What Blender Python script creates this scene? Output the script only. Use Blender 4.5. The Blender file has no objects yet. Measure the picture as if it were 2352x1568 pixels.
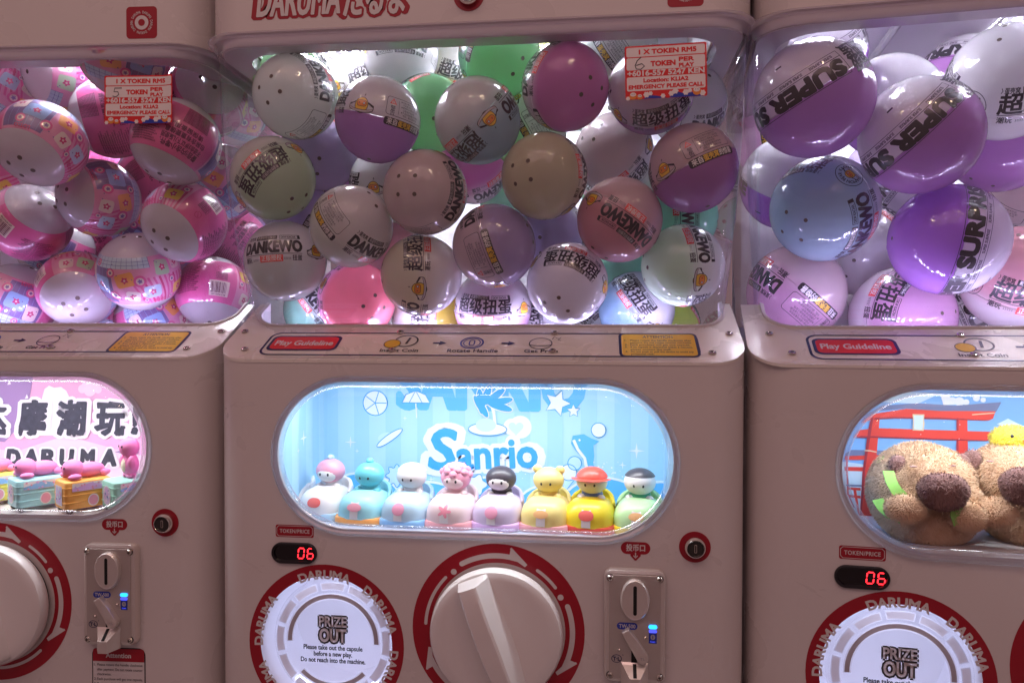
import bpy, bmesh, math, random
import numpy as np
from mathutils import Vector, Matrix
from mathutils.geometry import tessellate_polygon

# ------------------------------------------------------------------ camera, world, lamps, exposure
S = 0.01                      # everything below is written in centimetres
SC = bpy.context.scene
COL = SC.collection
random.seed(7)
R_ = math.radians
CAM = np.array([12.53, -72.65, 0.0])
FPX = 1700.0 / 2352.0         # focal length over picture width
yaw, pitch, roll = R_(6.501), R_(1.017), R_(-0.094)
cy, sy, cp, sp, cr, sr = math.cos(yaw), math.sin(yaw), math.cos(pitch), math.sin(pitch), math.cos(roll), math.sin(roll)
_f = np.array([-sy*cp, cy*cp, -sp]); _r = np.array([cy, sy, 0.0]); _d = np.cross(_f, _r)
CR, CD, CF = cr*_r + sr*_d, -sr*_r + cr*_d, _f
cam = bpy.data.cameras.new('camera'); cam.lens = 36*FPX; cam.sensor_width = 36
cam.clip_start = 0.01; cam.clip_end = 50
camo = bpy.data.objects.new('camera', cam); COL.objects.link(camo)
mw = Matrix.Identity(4)
for i in range(3):
    mw[i][0], mw[i][1], mw[i][2], mw[i][3] = CR[i], -CD[i], -CF[i], CAM[i]*S
camo.matrix_world = mw
SC.camera = camo
SC.view_settings.view_transform = 'Standard'; SC.view_settings.look = 'None'
SC.view_settings.exposure = 0.12; SC.view_settings.gamma = 1.0
SC.cycles.use_denoising = True
SC.cycles.max_bounces = 10; SC.cycles.transparent_max_bounces = 24
SC.cycles.sample_clamp_indirect = 6.0
SC.cycles.caustics_reflective = False; SC.cycles.caustics_refractive = False

world = bpy.data.worlds.new('World'); SC.world = world; world.use_nodes = True
bg = world.node_tree.nodes['Background']
bg.inputs[0].default_value = (1.0, 0.58, 0.64, 1); bg.inputs[1].default_value = 0.17   # dim hall around the machines

def lamp(name, kind, loc, energy, color, size=0.1, target=None, sx=None, sy_=None):
    l = bpy.data.lights.new(name, kind); l.energy = energy; l.color = color
    if kind == 'AREA':
        l.shape = 'RECTANGLE' if sx else 'DISK'; l.size = sx or size
        if sx: l.size_y = sy_
    elif kind == 'SPOT':
        l.spot_size = R_(80); l.spot_blend = .6; l.shadow_soft_size = size
    else: l.shadow_soft_size = size
    o = bpy.data.objects.new(name, l); o.location = [c*S for c in loc]; COL.objects.link(o)
    if target is not None:
        o.rotation_euler = (Vector(target) - Vector(loc)).to_track_quat('-Z', 'Y').to_euler()
    return o
# ceiling lamps of the hall: a wide soft warm wash and several small downlights
lamp('hall_ceiling_light', 'AREA', (-20, -170, 190), 11.5, (1.0, .60, .62), target=(0, 0, 0), sx=2.6, sy_=1.4)
for (x, y, z) in ((-75, -75, 120), (-30, -120, 165), (45, -95, 140), (70, -130, 165), (118, -70, 120)):
    lamp('hall_downlight', 'POINT', (x, y, z), 2.6, (1.0, .74, .48), size=0.04)

# ------------------------------------------------------------------ pixels of the photograph (2352 wide) <-> points
MACH = {'left': np.array([-55.53, .82, .11]), 'mid': np.array([0., 0., 0.]), 'right': np.array([55.38, -2.48, -.11])}
YAW = {'left': R_(2.9), 'mid': 0.0, 'right': R_(-6.09)}          # the outer machines stand slightly turned
def turn(v, a): c, s = math.cos(a), math.sin(a); return np.array([v[0]*c-v[1]*s, v[0]*s+v[1]*c, v[2]])
def to_local(m, p): return turn(np.asarray(p)-MACH[m], -YAW[m])
def to_world(m, p): return turn(np.asarray(p, float), YAW[m])+MACH[m]
def ray(px, py):
    d = CF + CR*(px-1176)/1700.0 + CD*(py-784)/1700.0
    return d
def at(px, py, Y, m='mid'):
    """point on the depth plane Y (machine frame), in the frame of machine m"""
    c = to_local(m, CAM); d = turn(ray(px, py), -YAW[m])
    return c + d*(Y-c[1])/d[1]

# ------------------------------------------------------------------ materials
MATS = {}
def pbr(name, col, rough=.45, metal=0, coat=0, emit=0, ecol=None, spec=.5, sss=0, bump=None, var=0, vscale=30, trans=0, coat_rough=.05):
    m = bpy.data.materials.new(name); m.use_nodes = True; MATS[name] = m
    nt = m.node_tree; b = nt.nodes['Principled BSDF']
    b.inputs['Base Color'].default_value = (*col, 1); b.inputs['Roughness'].default_value = rough
    b.inputs['Metallic'].default_value = metal; b.inputs['Coat Weight'].default_value = coat
    b.inputs['Coat Roughness'].default_value = coat_rough; b.inputs['Specular IOR Level'].default_value = spec
    if trans: b.inputs['Transmission Weight'].default_value = trans
    if sss:
        b.inputs['Subsurface Weight'].default_value = sss; b.inputs['Subsurface Scale'].default_value = .02
        b.inputs['Subsurface Radius'].default_value = (1, .8, .8)
    if emit:
        b.inputs['Emission Color'].default_value = (*(ecol or col), 1); b.inputs['Emission Strength'].default_value = emit
    if bump or var:
        tc = nt.nodes.new('ShaderNodeTexCoord')
        nz = nt.nodes.new('ShaderNodeTexNoise'); nz.inputs['Scale'].default_value = vscale; nz.inputs['Detail'].default_value = 5
        nt.links.new(tc.outputs['Object'], nz.inputs['Vector'])
        if var:
            mx = nt.nodes.new('ShaderNodeMix'); mx.data_type = 'RGBA'
            mx.inputs[6].default_value = (*[c*(1-var) for c in col], 1); mx.inputs[7].default_value = (*[min(1, c*(1+var)) for c in col], 1)
            nt.links.new(nz.outputs['Fac'], mx.inputs[0]); nt.links.new(mx.outputs[2], b.inputs['Base Color'])
        if bump:
            n2 = nt.nodes.new('ShaderNodeTexNoise'); n2.inputs['Scale'].default_value = bump[0]; n2.inputs['Detail'].default_value = 3
            nt.links.new(tc.outputs['Object'], n2.inputs['Vector'])
            bp = nt.nodes.new('ShaderNodeBump'); bp.inputs['Strength'].default_value = bump[1]; bp.inputs['Distance'].default_value = .001
            nt.links.new(n2.outputs['Fac'], bp.inputs['Height']); nt.links.new(bp.outputs['Normal'], b.inputs['Normal'])
    return m
def clear(name, tint=(1, 1, 1), f0=.045, rough=.02, haze=0.0, hcol=(.8, .8, .85), gain=1.0, bump=None, glowy=False):
    """thin clear plastic sheet: see-through, with a Fresnel gloss and a trace of scattering scratches"""
    m = bpy.data.materials.new(name); m.use_nodes = True; MATS[name] = m
    nt = m.node_tree; N = nt.nodes; L = nt.links
    for n in list(N): N.remove(n)
    out = N.new('ShaderNodeOutputMaterial'); tr = N.new('ShaderNodeBsdfTransparent'); tr.inputs[0].default_value = (*tint, 1)
    gl = N.new('ShaderNodeBsdfAnisotropic'); gl.inputs['Roughness'].default_value = rough
    lw = N.new('ShaderNodeLayerWeight'); lw.inputs[0].default_value = .5
    pw = N.new('ShaderNodeMath'); pw.operation = 'POWER'; pw.inputs[1].default_value = 4.5; L.new(lw.outputs['Facing'], pw.inputs[0])
    ma = N.new('ShaderNodeMath'); ma.operation = 'MULTIPLY_ADD'; ma.inputs[1].default_value = (1-f0)*gain; ma.inputs[2].default_value = f0
    L.new(pw.outputs[0], ma.inputs[0])
    if bump:
        tc = N.new('ShaderNodeTexCoord'); nz = N.new('ShaderNodeTexNoise'); nz.inputs['Scale'].default_value = bump[0]
        L.new(tc.outputs['Object'], nz.inputs['Vector'])
        bp = N.new('ShaderNodeBump'); bp.inputs['Strength'].default_value = bump[1]; bp.inputs['Distance'].default_value = .001
        L.new(nz.outputs['Fac'], bp.inputs['Height']); L.new(bp.outputs['Normal'], gl.inputs['Normal'])
    src = tr
    if haze:
        df = N.new('ShaderNodeBsdfTranslucent' if glowy else 'ShaderNodeBsdfDiffuse'); df.inputs[0].default_value = (*hcol, 1)
        mh = N.new('ShaderNodeMixShader'); mh.inputs[0].default_value = haze
        L.new(tr.outputs[0], mh.inputs[1]); L.new(df.outputs[0], mh.inputs[2]); src = mh
    mx = N.new('ShaderNodeMixShader'); L.new(ma.outputs[0], mx.inputs[0]); L.new(src.outputs[0], mx.inputs[1]); L.new(gl.outputs[0], mx.inputs[2])
    L.new(mx.outputs[0], out.inputs[0])
    return m
def translucent(name, col, amt=.45):
    m = pbr(name, col, .5); nt = m.node_tree; N = nt.nodes
    t = N.new('ShaderNodeBsdfTranslucent'); t.inputs[0].default_value = (*col, 1); x = N.new('ShaderNodeMixShader'); x.inputs[0].default_value = amt
    o = [n for n in N if n.type == 'OUTPUT_MATERIAL'][0]; b = N['Principled BSDF']
    nt.links.new(b.outputs[0], x.inputs[1]); nt.links.new(t.outputs[0], x.inputs[2]); nt.links.new(x.outputs[0], o.inputs[0]); return m
def glow(name, col, strength):
    m = bpy.data.materials.new(name); m.use_nodes = True; MATS[name] = m
    nt = m.node_tree
    for n in list(nt.nodes): nt.nodes.remove(n)
    e = nt.nodes.new('ShaderNodeEmission'); e.inputs[0].default_value = (*col, 1); e.inputs[1].default_value = strength
    o = nt.nodes.new('ShaderNodeOutputMaterial'); nt.links.new(e.outputs[0], o.inputs[0])
    return m

pbr('paint', (.70, .65, .63), .33, var=.05, vscale=9, bump=(900, .03), coat=.25, coat_rough=.12)
pbr('paint_in', (.80, .79, .82), .5, var=.03, vscale=8)
pbr('shelf_white', (.80, .76, .70), .25, coat=.5, var=.03, vscale=12)
pbr('ring_red', (.36, .008, .022), .35)
pbr('red', (.72, .02, .02), .4)
pbr('ink_red', (.80, .06, .05), .35, coat=1)
pbr('sticker_white', (.86, .80, .78), .45)
pbr('white', (.82, .80, .79), .4)
pbr('print_white', (.70, .66, .65), .4)
pbr('black', (.012, .011, .014), .4)
pbr('ink', (.018, .016, .022), .35, coat=1, coat_rough=.04)
pbr('ink_white', (.80, .78, .78), .3, coat=1, coat_rough=.04)
pbr('ink_grey', (.55, .50, .52), .3, coat=1, coat_rough=.04)
pbr('ink_yellow', (.86, .55, .05), .3, coat=1, coat_rough=.04)
pbr('ink_orange', (.80, .26, .03), .3, coat=1, coat_rough=.04)
pbr('navy', (.02, .02, .10), .35)
pbr('blue_label', (.02, .05, .40), .35)
pbr('yellow', (.80, .50, .03), .35)
pbr('chrome', (.82, .80, .76), .14, metal=1)
pbr('bolt_metal', (.75, .70, .62), .2, metal=1)
pbr('cast_metal', (.80, .74, .69), .30, metal=.62, bump=(1500, .05))
pbr('plate_face', (.60, .54, .50), .38, metal=.6, bump=(1500, .05))
pbr('dark_metal', (.06, .055, .05), .35, metal=.6)
pbr('slot_black', (.004, .004, .004), .7)
pbr('lens_black', (.006, .004, .006), .12, coat=.3)
pbr('skirt', (.74, .70, .74), .12, coat=1)
pbr('knob', (.78, .74, .72), .28, coat=.3, coat_rough=.1)
pbr('drum', (.84, .84, .90), .35)
translucent('frost', (.86, .80, .77), .62)
translucent('frost_edge', (.88, .87, .90), .6)
translucent('arc_brown', (.40, .30, .26), .5)
pbr('rim_clear', (.72, .73, .80), .12, coat=1, spec=.8)
pbr('gasket', (.10, .095, .11), .6)
pbr('grey', (.45, .44, .47), .5)
def smudge(name, lo, hi, scale):          # fingerprints and wiped patches: the gloss varies over the panel, with a few specks of dirt
    nt = MATS[name].node_tree; N = nt.nodes; L = nt.links; b = N['Principled BSDF']; tc = N.new('ShaderNodeTexCoord')
    nz = N.new('ShaderNodeTexNoise'); nz.inputs['Scale'].default_value = scale; nz.inputs['Detail'].default_value = 7; nz.inputs['Distortion'].default_value = .8; L.new(tc.outputs['Object'], nz.inputs['Vector'])
    mr = N.new('ShaderNodeMapRange'); mr.inputs['From Min'].default_value = .35; mr.inputs['From Max'].default_value = .65; mr.inputs['To Min'].default_value = lo; mr.inputs['To Max'].default_value = hi
    L.new(nz.outputs['Fac'], mr.inputs['Value']); L.new(mr.outputs[0], b.inputs['Roughness']); L.new(mr.outputs[0], b.inputs['Coat Roughness'])
    src = b.inputs['Base Color'].links[0].from_socket if b.inputs['Base Color'].links else None
    vo = N.new('ShaderNodeTexVoronoi'); vo.inputs['Scale'].default_value = 24; L.new(tc.outputs['Object'], vo.inputs['Vector'])
    lt = N.new('ShaderNodeMath'); lt.operation = 'LESS_THAN'; lt.inputs[1].default_value = .022; L.new(vo.outputs['Distance'], lt.inputs[0])
    mx = N.new('ShaderNodeMix'); mx.data_type = 'RGBA'; mx.inputs[7].default_value = (.22, .17, .15, 1); L.new(lt.outputs[0], mx.inputs[0])
    if src: L.new(src, mx.inputs[6]); L.new(mx.outputs[2], b.inputs['Base Color'])
smudge('paint', .22, .48, 14); smudge('shelf_white', .15, .4, 18)
clear('cover_clear', f0=.05, rough=.015, haze=.012, gain=.75)
clear('flange_clear', f0=.10, rough=.05, haze=.34, hcol=(.86, .80, .95), bump=(60, .15), glowy=True)
clear('window_clear', f0=.035, rough=.02, haze=.004, gain=.4)
clear('rim_glass', f0=.22, rough=.08, haze=.36, hcol=(.72, .72, .84), bump=(80, .1), glowy=True)
clear('flap_clear', f0=.05, rough=.03, haze=.05)
glow('led_cool', (.64, .56, 1.0), 330.0); glow('led_soft', (.64, .52, 1.0), 150.0); glow('led_dot', (.80, .74, 1.0), 1.6)
glow('led_box', (.90, .94, 1.0), 46.0)
glow('led_prize', (.68, .73, 1.0), 9.5)
glow('digit_red', (1.0, .02, .03), 4.0)
glow('lamp_cyan', (.02, .32, 1.0), 3.0)
glow('lamp_blue', (.08, .10, 1.0), 1.4)

# LED board on the case ceiling: rows of bright dots on a pale board
def led_board():
    m = bpy.data.materials.new('led_board'); m.use_nodes = True; MATS['led_board'] = m
    nt = m.node_tree; N = nt.nodes; L = nt.links; b = N['Principled BSDF']
    tc = N.new('ShaderNodeTexCoord'); mp = N.new('ShaderNodeVectorMath'); mp.operation = 'SCALE'; mp.inputs['Scale'].default_value = 62
    L.new(tc.outputs['Object'], mp.inputs[0])
    fr = N.new('ShaderNodeVectorMath'); fr.operation = 'FRACTION'; L.new(mp.outputs[0], fr.inputs[0])
    sb = N.new('ShaderNodeVectorMath'); sb.operation = 'SUBTRACT'; sb.inputs[1].default_value = (.5, .5, .5); L.new(fr.outputs[0], sb.inputs[0])
    ml = N.new('ShaderNodeVectorMath'); ml.operation = 'MULTIPLY'; ml.inputs[1].default_value = (1, 1, 0); L.new(sb.outputs[0], ml.inputs[0])
    ln = N.new('ShaderNodeVectorMath'); ln.operation = 'LENGTH'; L.new(ml.outputs[0], ln.inputs[0])
    lt = N.new('ShaderNodeMath'); lt.operation = 'LESS_THAN'; lt.inputs[1].default_value = .30; L.new(ln.outputs['Value'], lt.inputs[0])
    mu = N.new('ShaderNodeMath'); mu.operation = 'MULTIPLY_ADD'; mu.inputs[1].default_value = 185.0; mu.inputs[2].default_value = .5; L.new(lt.outputs[0], mu.inputs[0])
    b.inputs['Base Color'].default_value = (.8, .8, .85, 1); b.inputs['Emission Color'].default_value = (.84, .82, 1, 1)
    L.new(mu.outputs[0], b.inputs['Emission Strength'])
led_board()

# capsule plastic: two colours meeting at the seam (object z), under a crinkled clear film
CAPCOL = dict(sage=(.68, .88, .64), white=(.94, .935, .93), pink=(.74, .40, .44), purple=(.52, .25, .58), green=(.42, .78, .40), cream=(.78, .74, .54), yellow=(.78, .62, .10),
              mint=(.38, .80, .60), blue=(.42, .56, .66), red=(.84, .26, .30), lavender=(.54, .46, .70), rose=(.66, .22, .50), pale=(.82, .90, .82), blush=(.84, .70, .69),
              violet=(.48, .22, .68), sky=(.36, .62, .80), lime=(.70, .86, .18), palepink=(.82, .48, .72))
def capsule_mat(cn, cs, soft, Rr):
    key = 'capsule_%s_%s_%d' % (cn, cs, int(soft*100))
    if key in MATS: return key
    pbr(key, CAPCOL[cn], .32, coat=1.0, coat_rough=.035)
    nt = MATS[key].node_tree; N = nt.nodes; L = nt.links; b = N['Principled BSDF']
    tc = N.new('ShaderNodeTexCoord'); sx = N.new('ShaderNodeSeparateXYZ'); L.new(tc.outputs['Object'], sx.inputs[0])
    mr = N.new('ShaderNodeMapRange'); mr.interpolation_type = 'SMOOTHSTEP'
    mr.inputs['From Min'].default_value = (-.05-soft)*Rr*S; mr.inputs['From Max'].default_value = (-.05+soft)*Rr*S
    L.new(sx.outputs['Z'], mr.inputs['Value'])
    mx = N.new('ShaderNodeMix'); mx.data_type = 'RGBA'; L.new(mr.outputs[0], mx.inputs[0])
    mx.inputs[6].default_value = (*CAPCOL[cs], 1); mx.inputs[7].default_value = (*CAPCOL[cn], 1)
    nz = N.new('ShaderNodeTexNoise'); nz.inputs['Scale'].default_value = 26; nz.inputs['Detail'].default_value = 4; L.new(tc.outputs['Object'], nz.inputs['Vector'])
    m2 = N.new('ShaderNodeMix'); m2.data_type = 'RGBA'; m2.blend_type = 'MULTIPLY'; m2.inputs[0].default_value = .22
    cr2 = N.new('ShaderNodeValToRGB'); cr2.color_ramp.elements[0].position = .35; cr2.color_ramp.elements[0].color = (.72, .72, .74, 1); cr2.color_ramp.elements[1].position = .6
    L.new(nz.outputs['Fac'], cr2.inputs[0]); L.new(mx.outputs[2], m2.inputs[6]); L.new(cr2.outputs[0], m2.inputs[7])
    # thin hollow shell: diffuse with some light passing through, under a glossy wrinkled film
    tl = N.new('ShaderNodeBsdfTranslucent'); df = N.new('ShaderNodeBsdfDiffuse'); ms = N.new('ShaderNodeMixShader'); ms.inputs[0].default_value = .56
    L.new(m2.outputs[2], tl.inputs[0]); L.new(m2.outputs[2], df.inputs[0]); L.new(df.outputs[0], ms.inputs[1]); L.new(tl.outputs[0], ms.inputs[2])
    gl = N.new('ShaderNodeBsdfAnisotropic'); gl.inputs['Roughness'].default_value = .06; lw = N.new('ShaderNodeLayerWeight'); lw.inputs[0].default_value = .5
    pw = N.new('ShaderNodeMath'); pw.operation = 'POWER'; pw.inputs[1].default_value = 4.0; L.new(lw.outputs['Facing'], pw.inputs[0])
    fa = N.new('ShaderNodeMath'); fa.operation = 'MULTIPLY_ADD'; fa.inputs[1].default_value = .75; fa.inputs[2].default_value = .06; L.new(pw.outputs[0], fa.inputs[0])
    m3 = N.new('ShaderNodeMixShader'); L.new(fa.outputs[0], m3.inputs[0]); L.new(ms.outputs[0], m3.inputs[1]); L.new(gl.outputs[0], m3.inputs[2])
    L.new(m3.outputs[0], [n for n in N if n.type == 'OUTPUT_MATERIAL'][0].inputs[0])
    n2 = N.new('ShaderNodeTexNoise'); n2.inputs['Scale'].default_value = 34; n2.inputs['Detail'].default_value = 3.5; n2.inputs['Distortion'].default_value = 1.2
    L.new(tc.outputs['Object'], n2.inputs['Vector'])
    bp = N.new('ShaderNodeBump'); bp.inputs['Strength'].default_value = .40; bp.inputs['Distance'].default_value = .004
    L.new(n2.outputs['Fac'], bp.inputs['Height']); L.new(bp.outputs['Normal'], gl.inputs['Normal'])
    N.remove(b)
    return key

# ------------------------------------------------------------------ mesh building
def cap_at(cx, cz): return lambda u, v, w: (cx+u, -w, cz+v)
FRONT = lambda u, v, w: (u, -w, v)
def frame(o, ux, vx, wx):
    o, ux, vx, wx = map(np.array, (o, ux, vx, wx))
    return lambda u, v, w: tuple(o + u*ux + v*vx + w*wx)
class MB:
    def __init__(s): s.v = []; s.f = []; s.m = []; s.sm = []; s.names = []
    def mi(s, mat):
        if mat not in s.names: s.names.append(mat)
        return s.names.index(mat)
    def add(s, verts, faces, mat, smooth=True):
        b = len(s.v); k = s.mi(mat); s.v += [tuple(p) for p in verts]
        for f in faces: s.f.append(tuple(b+i for i in f)); s.m.append(k); s.sm.append(smooth)
    def fill(s, loops, w, mat, fn=FRONT):
        tri = tessellate_polygon([[Vector((p[0], p[1], 0)) for p in lp] for lp in loops])
        pts = [p for lp in loops for p in lp]; tri2 = []
        for t in tri:
            a, b_, c = (pts[i] for i in t)
            cr_ = (b_[0]-a[0])*(c[1]-a[1])-(b_[1]-a[1])*(c[0]-a[0])
            tri2.append(t if cr_ > 0 else (t[0], t[2], t[1]))
        s.add([fn(p[0], p[1], w) for p in pts], tri2, mat, False)
    def loft(s, rings, mat, closed=True, cap0=False, cap1=False, smooth=True):
        n = len(rings[0]); V = [p for r in rings for p in r]; F = []
        for i in range(len(rings)-1):
            for j in range(n if closed else n-1):
                a, b_ = i*n+j, i*n+(j+1) % n
                F.append((a, b_, b_+n, a+n))
        if cap0: F.append(tuple(range(n-1, -1, -1)))
        if cap1: F.append(tuple(range((len(rings)-1)*n, len(rings)*n)))
        s.add(V, F, mat, smooth)
    def slab(s, loopfn, w0, w1, bev, mat, fn=FRONT, cap=True, holes=None):
        lv = [(0, w0), (0, w1-bev), (bev*.3, w1-bev*.28), (bev, w1)] if bev else [(0, w0), (0, w1)]
        s.loft([[fn(u, v, w) for u, v in loopfn(i)] for i, w in lv], mat)
        if cap: s.fill([loopfn(bev)]+(holes or []), w1, mat, fn)
    def hole_wall(s, loop, w0, w1, mat, fn=FRONT):
        s.loft([[fn(u, v, w) for u, v in loop] for w in (w0, w1)], mat)
    def lathe(s, prof, mat, fn=FRONT, seg=48, cap=True):
        rings = [[fn(r*math.cos(2*math.pi*k/seg), r*math.sin(2*math.pi*k/seg), w) for k in range(seg)] for r, w in prof]
        s.loft(rings, mat, True, False, cap)
    def tube(s, pts, r, mat, seg=10, closed=False):
        P = [Vector(p) for p in pts]; n = len(P); rings = []
        up = None
        for i in range(n):
            a = P[(i-1) % n] if (closed or i) else P[0]; b_ = P[(i+1) % n] if (closed or i < n-1) else P[-1]
            t = (b_-a).normalized()
            if up is None:
                up = Vector((0, 0, 1)) if abs(t.z) < .9 else Vector((1, 0, 0))
            x = (up - t*up.dot(t)).normalized(); up = x; y = t.cross(x)
            rr = r[i] if isinstance(r, (list, tuple)) else r
            rings.append([tuple(P[i]+x*rr*math.cos(2*math.pi*k/seg)+y*rr*math.sin(2*math.pi*k/seg)) for k in range(seg)])
        if closed: rings.append(rings[0])
        s.loft(rings, mat, True, not closed, not closed)
    def ball(s, c, rad, mat, seg=24, rings=14, rot=None, lat0=-90, lat1=90):
        if not hasattr(rad, '__len__'): rad = (rad,)*3
        rr = []
        for i in range(rings+1):
            la = R_(lat0+(lat1-lat0)*i/rings); cl, sl = max(1e-4, math.cos(la)), math.sin(la)
            ring = []
            for k in range(seg):
                p = Vector((rad[0]*cl*math.cos(2*math.pi*k/seg), rad[1]*cl*math.sin(2*math.pi*k/seg), rad[2]*sl))
                if rot: p = rot @ p
                ring.append((p.x+c[0], p.y+c[1], p.z+c[2]))
            rr.append(ring)
        s.loft(rr, mat)
    def ink(s, ink, fn=FRONT, w0=.02, dw=.014):
        for verts, tris, mat, lay in ink.items:
            s.add([fn(p[0], p[1], w0+dw*lay) for p in verts], tris, mat, False)
    def mesh(s, name, sharp=32):
        me = bpy.data.meshes.new(name)
        me.from_pydata([(x*S, y*S, z*S) for x, y, z in s.v], [], s.f)
        for n in s.names: me.materials.append(MATS[n])
        me.polygons.foreach_set('material_index', s.m); me.polygons.foreach_set('use_smooth', s.sm)
        me.update()
        if any(s.sm): me.set_sharp_from_angle(angle=R_(sharp))
        return me
    def build(s, name, parent=None, loc=(0, 0, 0), cache=None, sharp=32):
        return put(name, s.mesh(name, sharp), parent, loc)
def put(name, me, parent=None, loc=(0, 0, 0), rot=None):
    o = bpy.data.objects.new(name, me); COL.objects.link(o); o.location = [c*S for c in loc]
    if rot is not None: o.rotation_euler = rot
    if parent is not None: o.parent = parent
    return o
MESHES = {}
def shared(key, maker, name, parent, loc=(0, 0, 0), rot=None):
    if key not in MESHES: MESHES[key] = maker().mesh(name)
    return put(name, MESHES[key], parent, loc, rot)
def empty(name, loc, label, cat, group=None, rot=None):
    o = bpy.data.objects.new(name, None); COL.objects.link(o); o.location = [c*S for c in loc]; o.empty_display_size = .02
    if rot is not None: o.rotation_euler = rot
    o['label'] = label; o['category'] = cat
    if group: o['group'] = group
    return o

# ------------------------------------------------------------------ flat outlines
def circ(r, n=48, cx=0, cy=0): return [(cx+r*math.cos(2*math.pi*k/n), cy+r*math.sin(2*math.pi*k/n)) for k in range(n)]
def ell(a, b, n=40, cx=0, cy=0, rot=0):
    c, s_ = math.cos(R_(rot)), math.sin(R_(rot)); o = []
    for k in range(n):
        x, y = a*math.cos(2*math.pi*k/n), b*math.sin(2*math.pi*k/n); o.append((cx+x*c-y*s_, cy+x*s_+y*c))
    return o
def rrect(hw, hh, r, n=6, cx=0, cy=0):
    r = max(1e-3, min(r, hw, hh)); o = []
    for sx, sy_, a0 in ((1, -1, -90), (1, 1, 0), (-1, 1, 90), (-1, -1, 180)):
        for k in range(n+1):
            a = R_(a0+90*k/n); o.append((cx+sx*(hw-r)+r*math.cos(a), cy+sy_*(hh-r)+r*math.sin(a)))
    return o
def stad(hw, hh, n=16, cx=0, cy=0): return rrect(hw, hh, hh, n, cx, cy)
def para(hw, hh, cx, cy): return [(cx-hw, cy-hh), (cx+hw, cy-hh), (cx+hw, cy+hh), (cx-hw, cy+hh)]
def arcband(r0, r1, a0, a1, n=24, cx=0, cy=0):
    """angles clockwise from up"""
    pt = lambda r, a: (cx+r*math.sin(R_(a)), cy+r*math.cos(R_(a)))
    A = [a0+(a1-a0)*k/n for k in range(n+1)]
    return [pt(r1, a) for a in reversed(A)] + [pt(r0, a) for a in A]
def star(r, q, n, cx=0, cy=0, rot=90):
    return [(cx+(r if k % 2 == 0 else q)*math.cos(R_(rot)+math.pi*k/n), cy+(r if k % 2 == 0 else q)*math.sin(R_(rot)+math.pi*k/n)) for k in range(2*n)]
def flower(r, d, n, cx=0, cy=0, m=48): return [(cx+(r+d*math.cos(n*2*math.pi*k/m))*math.cos(2*math.pi*k/m), cy+(r+d*math.cos(n*2*math.pi*k/m))*math.sin(2*math.pi*k/m)) for k in range(m)]
TXT = {}
def glyphs(s, bold=0., shear=0., spacing=1., res=3):
    bold = 0; key = (s, shear, spacing, res)
    if key not in TXT:
        c = bpy.data.curves.new('t', 'FONT'); c.body = s; c.size = 1; c.shear = shear; c.resolution_u = res
        c.fill_mode = 'FRONT'; c.space_character = spacing
        o = bpy.data.objects.new('t', c); COL.objects.link(o)
        dg = bpy.context.evaluated_depsgraph_get(); dg.update()
        e = o.evaluated_get(dg); me = e.to_mesh()
        V = np.array([(v.co.x, v.co.y) for v in me.vertices]).reshape(-1, 2)
        F = []
        for p in me.polygons:
            t = tuple(p.vertices)
            for k in range(1, len(t)-1):
                a, b_, d = V[t[0]], V[t[k]], V[t[k+1]]
                cc = (b_[0]-a[0])*(d[1]-a[1])-(b_[1]-a[1])*(d[0]-a[0])
                F.append((t[0], t[k], t[k+1]) if cc >= 0 else (t[0], t[k+1], t[k]))
        e.to_mesh_clear(); bpy.data.objects.remove(o); bpy.data.curves.remove(c)
        TXT[key] = (V, F)
    return TXT[key]
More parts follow.
